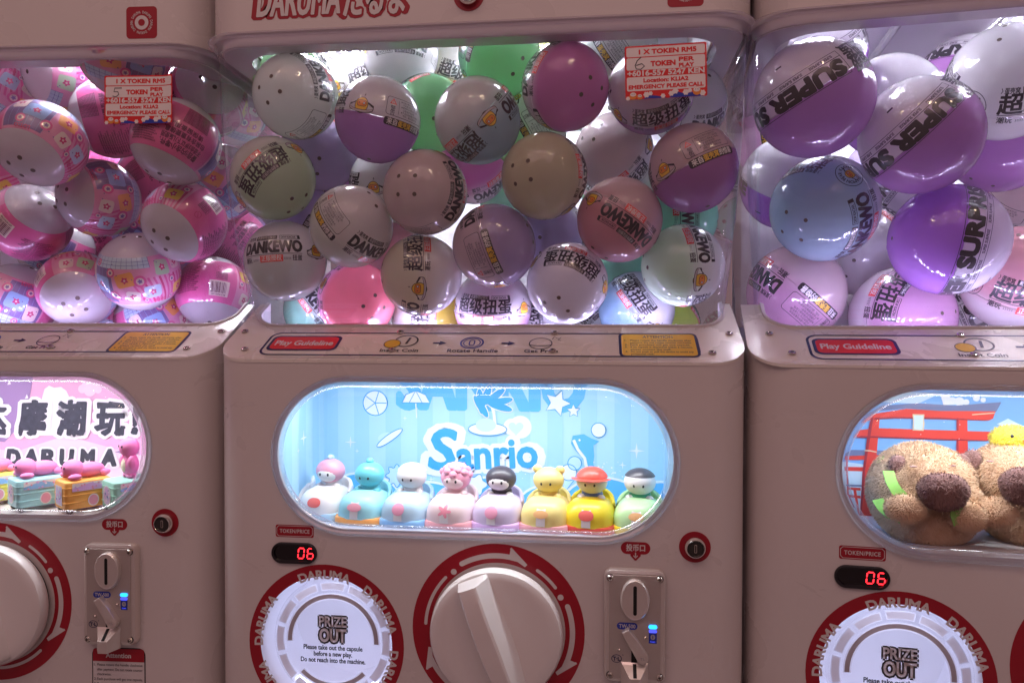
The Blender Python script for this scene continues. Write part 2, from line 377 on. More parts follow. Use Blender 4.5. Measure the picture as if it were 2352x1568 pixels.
class Ink:
    def __init__(s): s.items = []
    def poly(s, loops, mat, lay=0):
        if not isinstance(loops[0][0], (tuple, list)): loops = [loops]
        tri = tessellate_polygon([[Vector((p[0], p[1], 0)) for p in lp] for lp in loops])
        pts = np.array([p for lp in loops for p in lp]); T = []
        for t in tri:
            a, b_, c = pts[t[0]], pts[t[1]], pts[t[2]]
            cc = (b_[0]-a[0])*(c[1]-a[1])-(b_[1]-a[1])*(c[0]-a[0])
            T.append(t if cc > 0 else (t[0], t[2], t[1]))
        s.items.append((pts, T, mat, s.lv(lay))); return s
    def lv(s, lay): return lay+.02*(len(s.items) % 24)
    def text(s, txt, cx, cy, h, mat, w=None, bold=.02, shear=0., rot=0, lay=1, align='c', spacing=1., polar=None, wmax=None, fill=True, rough=0):
        """h = cap height; w squeezes to an exact width; polar=(radius, angle cw from up) bends round a circle centred at cx,cy"""
        V, F = glyphs(txt, bold, shear, spacing)
        if not len(V): return s
        V = V.copy(); k = h/.69; mn, mx = V[:, 0].min(), V[:, 0].max()
        kx = k
        if w: kx = w/(mx-mn)
        elif wmax and (mx-mn)*k > wmax: kx = wmax/(mx-mn)
        ax = {'c': (mn+mx)/2, 'l': mn, 'r': mx}[align]
        X = (V[:, 0]-ax)*kx; Y = (V[:, 1]-.345)*k
        if rough:
            rn = np.random.RandomState(len(txt)*7+ord(txt[0])); X = X+rn.normal(0, rough*h, len(X)); Y = Y+rn.normal(0, rough*h*.7, len(Y))
        if polar:
            rr, a0 = polar; a = R_(a0)+X/rr; X, Y = (rr+Y)*np.sin(a), (rr+Y)*np.cos(a)
        elif rot:
            c, n = math.cos(R_(rot)), math.sin(R_(rot)); X, Y = X*c-Y*n, X*n+Y*c
        lay = s.lv(lay); P = np.stack([X+cx, Y+cy], 1); 
        if fill: s.items.append((P, F, mat, lay))
        if bold >= .015: s.thick(P, F, bold*k, mat, lay, not fill)
        return s
    def thick(s, P, F, d, mat, lay, outer=False):
        """heavier strokes: a band along every outline edge of the glyphs"""
        cnt = {}
        for f in F:
            for i in range(3):
                a, b_ = f[i], f[(i+1) % 3]; e = (min(a, b_), max(a, b_)); cnt[e] = 9 if e in cnt else (1 if a < b_ else -1)
        NC = 12; acc = [([], []) for _ in range(NC)]; i = 0
        for e, c in sorted(cnt.items()):
            if c == 9: continue
            a, b_ = P[e[0]], P[e[1]]; t = b_-a; L = np.linalg.norm(t)
            if L < 1e-6: continue
            t = t/L; n = np.array([-t[1], t[0]])*d; x = t*d
            V, T = acc[i % NC]; i += 1; o = len(V)
            if outer:          # only the band outside the letter, its face stays open
                q = -n if c == 1 else n; V += [a-x*.02, b_+x*.02, b_+q+x*.55, a+q-x*.55]; T += [(o, o+1, o+2), (o, o+2, o+3)] if c != 1 else [(o, o+2, o+1), (o, o+3, o+2)]; continue
            V += [a-x*.95-n*.45, a-n-x*.35, b_-n+x*.35, b_+x*.95-n*.45, b_+x*.95+n*.45, b_+n+x*.35, a+n-x*.35, a-x*.95+n*.45]
            T += [(o, o+1, o+2), (o, o+2, o+3), (o, o+3, o+4), (o, o+4, o+7), (o+7, o+4, o+5), (o+7, o+5, o+6)]
        for q, (V, T) in enumerate(acc):
            if V: s.items.append((np.array(V), T, mat, lay+.03*(q+1)))
    def line(s, pts, wd, mat, lay=1, closed=False):
        P = [np.array(p, float) for p in pts]
        if closed: P = P+[P[0], P[1]]
        L, Rr = [], []
        n = len(P)
        for i in range(n):
            t = (P[min(i+1, n-1)]-P[max(i-1, 0)]); t /= (np.linalg.norm(t)+1e-9); nn = np.array([-t[1], t[0]])*wd/2
            L.append(P[i]+nn); Rr.append(P[i]-nn)
        pts = np.array(L+Rr); T = []
        for i in range(n-1): T += [(i, n+i, n+i+1), (i, n+i+1, i+1)]
        s.items.append((pts, T, mat, s.lv(lay))); return s
    def move(s, dx=0, dy=0, rot=0, sc=1):
        c, n = math.cos(R_(rot))*sc, math.sin(R_(rot))*sc
        s.items = [(np.stack([V[:, 0]*c-V[:, 1]*n+dx, V[:, 0]*n+V[:, 1]*c+dy], 1), T, m, l) for V, T, m, l in s.items]; return s
    def merge(s, o): s.items += o.items; return s
def cut_ink(ink, step):
    bm = bmesh.new(); names = []
    for V, T, mat, lay in ink.items:
        if mat not in names: names.append(mat)
        vs = [bm.verts.new((p[0], p[1], lay)) for p in V]
        for t in T:
            try: f = bm.faces.new([vs[i] for i in t]); f.material_index = names.index(mat)
            except ValueError: pass
    for ax in (0, 1):
        c = [v.co[ax] for v in bm.verts]; k0, k1 = int(math.floor(min(c)/step)), int(math.ceil(max(c)/step)); n = [0, 0, 0]; n[ax] = 1
        for k in range(k0, k1+1):
            p = [0, 0, 0]; p[ax] = k*step
            bmesh.ops.bisect_plane(bm, geom=bm.verts[:]+bm.edges[:]+bm.faces[:], dist=1e-5, plane_co=p, plane_no=n)
    return bm, names
# ------------------------------------------------------------------ the capsule machines
W0, TH = 27.12, R_(27.5)
WX = [0.0]
SHELF = frame((0, .25, -3.35), (1, 0, 0), (0, math.cos(TH), math.sin(TH)), (0, -math.sin(TH), math.cos(TH)))
slope = lambda y: -3.35+(y-.25)*math.tan(TH)
def plan(W, yf, R, yb, n=8):
    P = [(-W, yb)]
    P += [(-W+R-R*math.cos(R_(90*k/n)), yf+R-R*math.sin(R_(90*k/n))) for k in range(n+1)]
    P += [(W-R+R*math.sin(R_(90*k/n)), yf+R-R*math.cos(R_(90*k/n))) for k in range(n+1)]
    return P+[(W, yb)]
def coverY(z):
    t = min(1, max(0, (29-z)/29.0)); return -1.5+6.6*t**3.2
WC = {'left': 0.0, 'mid': .3, 'right': 1.35}; CW = [0.0]
coverW = lambda z: 26.75+CW[0]-1.25*min(1, max(0, (29-z)/29.0))**1.2
YB, ZC, ZF = 38.0, 37.0, -4.2
WIN = lambda i=0: stad(20.0-i, 7.5-i, 24, 0, -12.95)
PRZ, KNB = (-14.9, -32.35), (2.85, -30.05)

def cabinet():
    b = MB(); R = 3.4+WX[0]
    holes = [WIN(), circ(6.98, 64, *PRZ), stad(2.28, .95, 12, -18.2, -23.08)]
    b.fill([para(W0+WX[0]-R, 28.3, 0, -31.7)] + [list(reversed(h)) for h in holes], 0, 'paint')
    P = plan(W0+WX[0], 0, R, 42)
    for side in (P[:10], P[-10:]):
        b.loft([[(x, y, -60) for x, y in side], [(x, y, min(slope(max(y, .25)), 1.2)-.02) for x, y in side]], 'paint', closed=False)
    for h in holes[:1]: b.hole_wall(h, 0, -.35, 'paint')
    b.hole_wall(holes[1], 0, -.5, 'drum'); b.hole_wall(holes[2], 0, -.6, 'black')
    b.add([(-W0, 42, -60), (W0, 42, -60), (W0, 42, 64), (-W0, 42, 64)], [(0, 1, 2, 3)], 'paint', False)
    return b
def shelf():
    b = MB(); out = plan(W0+WX[0]+.06, -.06, 3.5, 11.5); inn = plan(26.3, 6.4, 3.2, 11.5)
    loop = out+list(reversed(inn))
    fn = lambda u, v, w: (u, v, slope(v)+.25+w)
    b.fill([loop], 0, 'shelf_white', fn)
    b.loft([[(x, y, slope(y)-.04) for x, y in out], [(x, y, slope(y)+.18) for x, y in out], [(x*.998, y+.06, slope(y)+.25) for x, y in out]], 'shelf_white', closed=False)
    return b
def lip():
    b = MB(); a = plan(26.3, 6.4, 3.2, 11.5); c = plan(25.9, 6.85, 2.9, 11.5)
    z = lambda p: slope(p[1])+.25
    b.loft([[(p[0], p[1], z(p)-.1) for p in a], [(p[0], p[1], z(p)+.22) for p in a], [(p[0]*.999, p[1]+.12, z(p)+.30) for p in a],
            [(p[0], p[1], z(p)+.10) for p in c], [(p[0], p[1], ZF) for p in c]], 'paint', closed=False, smooth=True)
    return b
def led_strip():
    b = MB()
    for k in range(22):
        x = -23.1+k*2.2
        b.add([(x-.11, 7.0, .36), (x+.11, 7.0, .36), (x+.09, 7.02, .47), (x-.09, 7.02, .47)], [(0, 1, 2, 3)], 'led_dot', False)
        b.add([(x-.3, 7.25, .39), (x+.3, 7.25, .39), (x+.3, 7.42, .02), (x-.3, 7.42, .02)], [(0, 1, 2, 3)], 'led_soft' if CW[0] == 0 else 'led_cool', False)
        b.add([(x-.22, 7.08, .40), (x+.22, 7.08, .40), (x+.22, 7.24, .40), (x-.22, 7.24, .40)], [(0, 1, 2, 3)], 'led_soft' if CW[0] == 0 else 'led_cool', False)
    return b
def led_strip_base():
    b = MB(); b.add([(-25, 6.88, .355), (25, 6.88, .355), (25, 7.2, .352), (-25, 7.2, .352)], [(0, 1, 2, 3)], 'white', False)
    b.add([(-25, 7.2, .352), (25, 7.2, .352), (25, 7.3, ZF), (-25, 7.3, ZF)], [(3, 2, 1, 0)], 'white', False); return b
bdf = lambda Y: frame((0, Y-.02, 0), (1, 0, 0), (0, 0, 1), (0, -1, 0))
def case_interior():
    b = MB()
    b.add([(-26, 6.9, ZF), (26, 6.9, ZF), (26, YB, ZF), (-26, YB, ZF)], [(0, 1, 2, 3)], 'paint_in', False)
    q = (.42*26, 33.3); k = Ink(); k.line([(-25.5, 33.2), (25.5, 33.2)], .12, 'grey'); k.poly(circ(.45, 14, -14.5, 32.5), 'dark_metal', 1); k.poly(circ(.45, 14, 14.5, 32.5), 'dark_metal', 1); b.ink(k, bdf(YB))
    b.add([(-26.2, YB, ZF), (26.2, YB, ZF), (26.2, YB, ZC), (-26.2, YB, ZC)], [(0, 1, 2, 3)], 'paint_in', False)
    return b
def ceiling_panel():
    b = MB(); b.add([(-26, 1.1, ZC), (26, 1.1, ZC), (26, YB, ZC), (-26, YB, ZC)], [(0, 3, 2, 1)], 'paint_in', False)
    P = plan(24.1, 1.2, 3, YB); b.loft([[(x, y, 29.45) for x, y in P], [(x, y, ZC) for x, y in P]], 'paint_in', closed=False)
    for s_ in (-1, 1): b.tube([(s_*9.5, YB-.4, ZC-.3), (s_*9.5, 5, ZC-.3)], .5, 'grey', 8)
    return b
def led_panel():
    b = MB(); fn = lambda u, v, w: (u, v, -w)
    b.slab(lambda i: rrect(3.9-i, 14.5-i, .4), 0, .5, .1, 'white', fn, cap=False); b.fill([rrect(3.8, 14.4, .4)], .5, 'led_board', fn); return b
def header():
    b = MB(); R = 4.0; P = plan(27.3+WX[0]*.7, -1.5, R, 42); Q = plan(26.95+WX[0]*.7, -1.15, R-.35, 42)
    b.loft([[(x, y, 29.4) for x, y in Q], [(x*.996, y-.0, 29.5) for x, y in P], [(x, y, 29.85) for x, y in P], [(x, y, 64) for x, y in P]], 'paint', closed=False)
    inn = plan(24.2, 1.1, 3, 37.6)
    b.fill([Q, list(reversed(inn))], 29.4, 'paint', lambda u, v, w: (u, v, w))
    return b
def cover_flange():
    b = MB(); L = lambda e, z: [(x, y, z) for x, y in plan(26.9+e+WC_[0], -1.65-e, 4.2, 22)]
    b.loft([L(.25, 29.5), L(.52, 29.38), L(.6, 29.2), L(.5, 29.02), L(.2, 28.92), L(.08, 28.7), L(.02, 28.2), L(-.05, 28.0)], 'flange_clear', closed=False); return b
WC_ = [0.0]
def header_skirt():
    b = MB(); L = lambda e, z: [(x, y, z) for x, y in plan(26.45-e+WC_[0], -1.15+e, 4.0, 37)]
    b.loft([L(0, 29.45), L(0, 28.35), L(.12, 28.2), L(2.2, 28.2), L(2.4, 29.45)], 'skirt', closed=False); return b
def case_cover():
    b = MB(); rings = []
    for k in range(25):
        z = 29.2-(29.2-1.1)*k/24.; rings.append([(x, y, z) for x, y in plan(coverW(z), coverY(z), 4.2, 37)])
    for z, dy in ((.75, .35), (.5, .75), (.32, 1.3), (.25, 1.9)): rings.append([(x, y, z) for x, y in plan(coverW(z)-dy*.1, coverY(.9)+dy, 4.0, 37)])
    b.loft(rings, 'cover_clear', closed=False, smooth=True); return b
def display_box(bm, fm):
    b = MB(); x, z0, z1, y0, y1 = 20.3, -20.55, -4.5, .36, 14.
    b.add([(-x, y1, z0), (x, y1, z0), (x, y1, z1), (-x, y1, z1)], [(0, 1, 2, 3)], bm, False)
    b.add([(-x, y0, z0), (-x, y1, z0), (-x, y1, z1), (-x, y0, z1)], [(0, 1, 2, 3)], bm, False)
    b.add([(x, y0, z0), (x, y1, z0), (x, y1, z1), (x, y0, z1)], [(3, 2, 1, 0)], bm, False)
    b.add([(-x, y0, z0), (x, y0, z0), (x, y1, z0), (-x, y1, z0)], [(0, 1, 2, 3)], fm, False)
    b.add([(-x, y0, z1), (x, y0, z1), (x, y1, z1), (-x, y1, z1)], [(3, 2, 1, 0)], 'white', False)
    return b
def box_lamp():
    b = MB(); b.add([(-18, .8, -4.75), (18, .8, -4.75), (18, 2.2, -4.6), (-18, 2.2, -4.6)], [(3, 2, 1, 0)], 'led_box', False); return b
def window_rim():
    b = MB(); L = lambda e: stad(20.0+e, 7.5+e, 24, 0, -12.95)
    lv = [(.62, .0), (.62, .28), (.5, .46), (.28, .52), (.12, .42), (-.1, .42), (-.32, .30), (-.5, .05), (-.5, -.3)]
    b.loft([[FRONT(u, v, w) for u, v in L(e)] for e, w in lv], 'rim_glass'); return b
def window_pane():
    b = MB(); lv = [(.5, .05), (.75, .5), (1.2, .8), (2.0, 1.0), (4, 1.1)]
    b.loft([[FRONT(u, v, w) for u, v in WIN(i)] for i, w in lv], 'window_clear'); b.fill([WIN(4)], 1.1, 'window_clear'); return b
def prize_ring():
    b = MB(); k = Ink(); k.poly([circ(8.2, 72), list(reversed(circ(6.99, 72)))], 'ring_red')
    for a in range(6): k.text('DARUMA', 0, 0, .86, 'print_white', bold=.04, polar=(7.17, a*58-1), w=5.5, lay=1)
    k.move(*PRZ); b.ink(k); return b
def prize_drum():
    b = MB(); fn = cap_at(*PRZ)
    b.lathe([(6.98, -.5), (6.9, -4.5), (6.3, -7.5), (4.5, -8.6), (.01, -9)], 'drum', fn, 56, False); return b
def prize_lamp():
    b = MB(); fn = cap_at(*PRZ); A = [(-40+80*k/12.) for k in range(13)]
    r0 = [fn(6.75*math.sin(R_(a)), 6.75*math.cos(R_(a)), -2.6) for a in A]; r1 = [fn(6.72*math.sin(R_(a)), 6.72*math.cos(R_(a)), -3.8) for a in A]
    b.loft([r0, r1], 'led_prize', closed=False); return b
def prize_lamp2():
    b = MB(); fn = cap_at(*PRZ)
    A = [(140+80*k/12.) for k in range(13)]
    b.loft([[fn(6.7*math.sin(R_(a)), 6.7*math.cos(R_(a)), w) for a in A] for w in (-3.0, -3.7)], 'led_prize', closed=False); return b
def prize_door():
    b = MB(); fn = frame((PRZ[0]+.35, 1.6, PRZ[1]-.1), (1, 0, 0), (0, 0, 1), (0, -1, 0))
    b.lathe([(6.45, 0), (6.5, .15), (6.3, .3), (3, .42), (.01, .45)], 'flap_clear', fn, 56, False); return b
def prize_print():
    b = MB(); fn = frame((PRZ[0]+.35, 1.12, PRZ[1]-.1), (1, 0, 0), (0, 0, 1), (0, -1, 0)); k = Ink()
    for i in range(12):
        a = i*30-13
        k.poly(arcband(5.28, 6.12, a, a+26, 8), 'frost_edge', 0); k.poly(arcband(5.38, 6.02, a+1.1, a+24.9, 8), 'frost', 1)
    for a0, a1 in ((-92, 92), (135, 225)):
        k.poly(arcband(4.28, 5.0, a0-1, a1+1, 30), 'frost_edge', 0); k.poly(arcband(4.42, 4.86, a0, a1, 30), 'arc_brown', 1)
    k.text('PRIZE', 0, 2.0, 1.05, 'frost_edge', w=2.9, bold=.16, lay=1, fill=False); k.text('OUT', 0, .55, 1.34, 'frost_edge', w=2.8, bold=.15, lay=1, fill=False)
    k.text('PRIZE', 0, 2.0, 1.05, 'ink', w=2.9, bold=.12, lay=2, fill=False); k.text('OUT', 0, .55, 1.34, 'ink', w=2.8, bold=.11, lay=2, fill=False)
    k.text('PRIZE', 0, 2.02, 1.02, 'frost', w=2.9, bold=.03, lay=3); k.text('OUT', 0, .57, 1.32, 'frost', w=2.8, bold=.035, lay=3)
    for t, y, w_ in (('Please take out the capsule', -.72, 6.3), ('before a new play.', -1.38, 4.1), ('Do not reach into the machine.', -2.04, 6.9)):
        k.text(t, 0, y, .47, 'black', w=w_, bold=.03, lay=1)
    b.ink(k, fn); return b
def dial_ring():
    b = MB(); k = Ink(); k.poly([circ(8.65, 80), list(reversed(circ(6.75, 80)))], 'ring_red')
    r = 7.45; hw = .26
    def arc(a0, a1, hw_=hw, rr=r):
        k.poly(arcband(rr-hw_, rr+hw_, a0, a1, 20), 'print_white', 1)
        for a in (a0, a1): k.poly(circ(hw_, 14, rr*math.sin(R_(a)), rr*math.cos(R_(a))), 'print_white', 1)
    pt = lambda q, a: (q*math.sin(R_(a)), q*math.cos(R_(a)))
    for a0, tip in ((-29, 24), (69, 125), (189, 254), (262, 262)):
        if a0 == 262: continue
        arc(a0, tip-15); k.poly([pt(8.4, tip-15), pt(7.25, tip), pt(6.98, tip-1), pt(7.2, tip-8), pt(7.2, tip-15)][::-1], 'print_white', 2)
        k.line([pt(8.36, tip-15), pt(7.2, tip-.3)], .22, 'print_white', 2)
    for a0, a1 in ((33, 52), (136, 176), (-87, -46)): arc(a0, a1, .16, 7.3)
    for a in (60.5, 182.5, -38): k.poly(circ(.3, 18, *pt(7.2, a)), 'print_white', 1)
    k.move(*KNB); b.ink(k); return b
def dial_knob():
    b = MB(); fn = cap_at(*KNB)
    b.lathe([(6.1, 0), (6.1, .55)], 'black', fn, 56, False)
    b.lathe([(6.2, .5), (6.5, .65), (6.6, 1.0), (6.55, 1.5), (6.35, 1.85), (5.9, 2.05), (5.2, 2.1), (.01, 2.1)], 'knob', fn, 72, False); return b
def dial_grip():
    b = MB(); a = R_(21.5); c, s_ = math.cos(a), math.sin(a); rings = []
    N = 34
    for i in range(N+1):
        q = -6.15+12.3*i/N; e = abs(q)/6.15
        h = (1.0-.30*e**3) if e < .965 else .40; wd = (1-.42*max(0, (-q)/6.15)**2) if q < 0 else (1-.10*e)
        if e > .985: h = .06
        sec = [(-1.72, 0), (-1.62, 1.3), (-1.42, 2.15), (-1.22, 2.38), (-.4, 2.5), (.42, 2.56), (.66, 2.42), (.82, 2.1), (1.25, 1.0), (1.75, 0)]
        rings.append([cap_at(*KNB)(u*wd*c-q*s_, u*wd*s_+q*c, 2.08+v*h) for u, v in sec])
    b.loft(rings, 'knob', True, True, True); return b
def token_badge():
    b = MB(); k = Ink()
    def oct_(hw, hh, c): return [(-hw+c, -hh), (hw-c, -hh), (hw, -hh+c), (hw, hh-c), (hw-c, hh), (-hw+c, hh), (-hw, hh-c), (-hw, -hh+c)]
    k.poly(rrect(2.03, .64, .2), 'ring_red'); k.poly([oct_(1.93, .55, .22), oct_(1.88, .50, .2)[::-1]], 'print_white', 1)
    k.text('TOKEN/PRICE', 0, 0, .38, 'print_white', w=3.15, bold=.02, lay=1, spacing=1.1); k.move(-18.18, -20.83); b.ink(k); return b
def token_display():
    b = MB(); fn = cap_at(-18.2, -23.08)
    b.slab(lambda i: stad(2.42-i, 1.07-i, 14), -.1, .28, .1, 'black', fn, cap=False)
    b.loft([[fn(u, v, w) for u, v in stad(2.42-i, 1.07-i, 14)] for i, w in ((.1, .28), (.28, .24), (.34, .02))], 'lens_black')
    b.fill([stad(2.08, .73, 14)], .02, 'lens_black', fn); return b
def digits(t):
    seg = {'0': 'abcdef', '5': 'afgcd', '6': 'afgedc'}
    def mk():
        b = MB(); k = Ink(); w, h = .30, .52
        for i, ch in enumerate(t):
            ox = .72+i*.98; sh = lambda x, y: (ox+x+.10*y, y)
            for q in seg[ch]:
                if q in 'adg':
                    y = {'a': h, 'd': -h, 'g': 0}[q]; k.poly([sh(-w*.72, y-.06), sh(w*.72, y-.06), sh(w*.85, y), sh(w*.72, y+.06), sh(-w*.72, y+.06), sh(-w*.85, y)], 'digit_red')
                else:
                    x = w if q in 'bc' else -w; y0 = 0 if q in 'bf' else -h
                    k.poly([sh(x-.06, y0+.10), sh(x, y0+.05), sh(x+.06, y0+.10), sh(x+.06, y0+h-.10), sh(x, y0+h-.05), sh(x-.06, y0+h-.10)], 'digit_red')
        b.ink(k, cap_at(-18.2, -23.08), .06); return b
    return mk
def lock_body():
    b = MB(); fn = FRONT
    b.lathe([(1.5, .02), (1.5, .05), (.01, .05)], 'ring_red', fn, 40, False)
    b.lathe([(1.02, .05), (1.02, .55), (.84, .85), (.80, .80), (.78, .62)], 'chrome', fn, 40, False)
    b.lathe([(.79, .66), (.70, .70), (.66, .64), (.01, .64)], 'dark_metal', fn, 32, False)
    b.slab(lambda i: rrect(.13-i, .40-i, .05), .64, .70, .02, 'bolt_metal', fn); b.fill([rrect(.06, .33, .03)], .705, 'slot_black', fn); return b
def coin_badge():
    b = MB(); k = Ink(); k.poly(stad(1.42, .60, 14), 'ring_red', 0); k.poly([(-.5, -.5), (.5, -.5), (.5, -.75), (.08, -1.2), (-.08, -1.2), (-.5, -.75)][::-1], 'ring_red', 1)
    k.text('投币口', 0, .02, .50, 'print_white', w=1.8, bold=.03, lay=2)
    k.line([(0, -.42), (0, -.85)], .10, 'print_white', 2); k.line([(-.2, -.72), (0, -.95), (.2, -.72)], .10, 'print_white', 3)
    k.move(16.4, -21.36); b.ink(k); return b
CP = (16.3, -28.72)
CPF = cap_at(*CP)
def coin_plate():
    b = MB(); b.slab(lambda i: rrect(2.92-i, 5.46-i, .75, 6), -.02, .95, .32, 'cast_metal', CPF)
    b.slab(lambda i: rrect(2.45-i, 5.0-i, .35, 5), .94, 1.03, .05, 'plate_face', CPF)
    return b
def coin_boss():
    b = MB(); fn = lambda u, v, w: CPF(u, v+2.72, w)
    b.loft([[fn(u, v, w) for u, v in ell(1.42-i, 2.0-i, 40)] for i, w in ((0, 1.02), (.06, 1.38), (.16, 1.48), (.24, 1.46))], 'cast_metal'); b.fill([ell(1.18, 1.76, 40)], 1.46, 'cast_metal', fn)
    b.fill([stad(1.42, .17, 8)], 1.475, 'slot_black', lambda u, v, w: fn(v, u, w)); return b
def coin_print():
    b = MB(); k = Ink(); k.poly(stad(.98, .34, 10, -.72, .10), 'blue_label'); k.text('TW-500', -.72, .10, .36, 'print_white', w=1.55, bold=.015); b.ink(k, CPF, 1.045); return b
def coin_icon():
    b = MB(); k = Ink()
    k.poly(para(.38, .50, 1.72, -.98), 'blue_label'); k.poly([ell(.22, .26, 20, 1.72, -.86), ell(.05, .2, 10, 1.72, -.86)[::-1]], 'grey', 1); k.text('Coin', 1.72, -1.3, .16, 'lamp_blue', bold=.01); b.ink(k, CPF, 1.045); return b
def maker_mark():
    b = MB(); k = Ink()
    k.poly([ell(.50, .40, 28, -1.72, -3.1), ell(.43, .34, 28, -1.72, -3.1)[::-1]], 'navy'); k.text('T·L', -1.72, -3.1, .36, 'navy', w=.66, bold=.04); k.text('R', -1.1, -2.72, .12, 'navy', bold=.02)
    b.ink(k, CPF, 1.045); return b
def coin_lamp():
    b = MB(); b.slab(lambda i: stad(.40-i, .19-i, 8), 0, .1, .04, 'lamp_cyan', FRONT); return b
def coin_lamp2():
    b = MB(); b.slab(lambda i: stad(.38-i, .15-i, 8), 0, .08, .04, 'lamp_blue', FRONT); return b
def coin_chute():
    b = MB()
    b.fill([[(-.3, -1.25), (.24, -1.25), (.24, -3.3), (.05, -4.25), (-.34, -4.25), (-.32, -3.3)]], 1.05, 'slot_black', CPF)
    # a wedge-shaped cup under the slot
    A = [(-1.25, -3.5), (1.25, -3.5), (1.25, -5.75), (-1.25, -5.75)]
    V = [CPF(-1.3, -3.35, 1.0), CPF(1.3, -3.35, 1.0), CPF(1.3, -5.6, 1.0), CPF(-1.3, -5.6, 1.0),
         CPF(-1.15, -3.6, 1.2), CPF(1.15, -3.6, 1.2), CPF(.5, -4.5, 2.2), CPF(-.5, -4.5, 2.2), CPF(.5, -5.75, 2.2), CPF(-.5, -5.75, 2.2), CPF(1.25, -5.6, 1.2), CPF(-1.25, -5.6, 1.2)]
    b.add(V, [(0, 4, 5, 1), (4, 7, 6, 5), (7, 9, 8, 6), (5, 6, 8, 10), (4, 11, 9, 7), (1, 5, 10, 2), (0, 3, 11, 4), (3, 2, 10, 8, 9, 11)], 'cast_metal', False)
    b.fill([[(-.17, -3.5), (.17, -3.5), (.17, -4.42), (-.17, -4.42)]], 0, 'slot_black', lambda u, v, w: CPF(u, v, 1.25+(-3.6-v)*1.1)); return b
def coin_lever():
    b = MB(); a = R_(32); c, s_ = math.cos(a), math.sin(a)
    fn = lambda u, v, w: CPF(.72+u*c-v*s_, -2.72+u*s_+v*c, w)
    L = [(.55*math.cos(R_(t)), .55*math.sin(R_(t))) for t in range(-180, 1, 15)]+[(.52, 1.6), (.30, 3.05), (-.42, 3.05), (-.5, 1.6)]
    def lp(i): return [(u*(1-i*1.2), (v-1)*(1-i*.5)+1) for u, v in L]
    b.slab(lp, 1.03, 1.75, .12, 'cast_metal', fn)
    b.loft([[fn(u, v, w) for u, v in circ(r, 24)] for r, w in ((.40, 1.75), (.40, 1.79), (.36, 1.79), (.36, 1.76))], 'cast_metal')
    k = Ink(); k.text('TL', 0, 0, .26, 'grey', bold=.0, rot=-20); b.ink(k, fn, 1.77)
    for (x, y) in ((1.0, -.9), (-1.45, -2.2)):
        b.lathe([(.13, 1.03), (.13, 1.2), (.06, 1.26), (.01, 1.26)], 'bolt_metal', lambda u, v, w: CPF(x+u, y+v, w), 12, False)
    return b
def screw():
    b = MB(); b.lathe([(.36, .0), (.36, .05), (.30, .04)], 'dark_metal', FRONT, 20, False); b.lathe([(.29, .0), (.29, .12), (.2, .24), (.01, .28)], 'bolt_metal', FRONT, 20, False)
    k = Ink(); k.poly(para(.16, .035, 0, 0), 'dark_metal'); k.poly(para(.035, .16, 0, 0), 'dark_metal', 1); b.ink(k, FRONT, .285); return b
def bolt():
    b = MB(); F = frame((0, 0, 0), (1, 0, 0), (0, math.cos(TH), math.sin(TH)), (0, -math.sin(TH), math.cos(TH)))
    b.lathe([(.42, 0), (.42, .06), (.36, .20), (.24, .26), (.17, .26), (.15, .12)], 'bolt_metal', F, 20, False); b.lathe([(.16, .13), (.01, .13)], 'slot_black', F, 6, False); return b
ATT = ['Please rotate the handle clockwise after', 'payment. Do not rotate counter clockwise.', 'Each purchase will get one capsule.', 'If no capsule is dispensed within 2 minutes,', 'please contact the staff.', 'Do not push or pull the device to avoid any', 'potential risk.']
def attention_label():
    b = MB(); k = Ink(); x, y, hw = 16.75, -34.75, 3.0
    top = [(x+u, y-6+v) for u, v in rrect(hw, 6, .8)]; k.poly(top, 'black'); k.poly([(x+u, y-6+v) for u, v in rrect(hw-.12, 5.88, .7)], 'print_white', 1)
    k.poly([(x+u, y-.75+v) for u, v in rrect(hw-.12, .64, .3)]+[], 'ring_red', 2); k.poly(para(hw-.12, .5, x, y-1.0), 'ring_red', 3)
    k.text('Attention', x, y-.82, .50, 'print_white', bold=.03, lay=4)
    rows = [('1.', 'Please rotate the handle clockwise'), ('', 'after payment. Do not rotate counter'), ('', 'clockwise.'), ('2.', 'Each purchase will get one capsule.'), ('3.', 'If no capsule is dispensed within 2'), ('', 'minutes, please contact the staff.'), ('4.', 'Do not push or pull the device to'), ('', 'avoid any potential risk.')]
    for i, (n, t) in enumerate(rows):
        if n: k.text(n, x-2.75, y-1.85-i*.52, .27, 'ink', align='l', bold=.012, lay=4)
        k.text(t, x-2.4, y-1.85-i*.52, .27, 'ink', align='l', bold=.012, lay=4, wmax=5.1)
    b.ink(k); return b
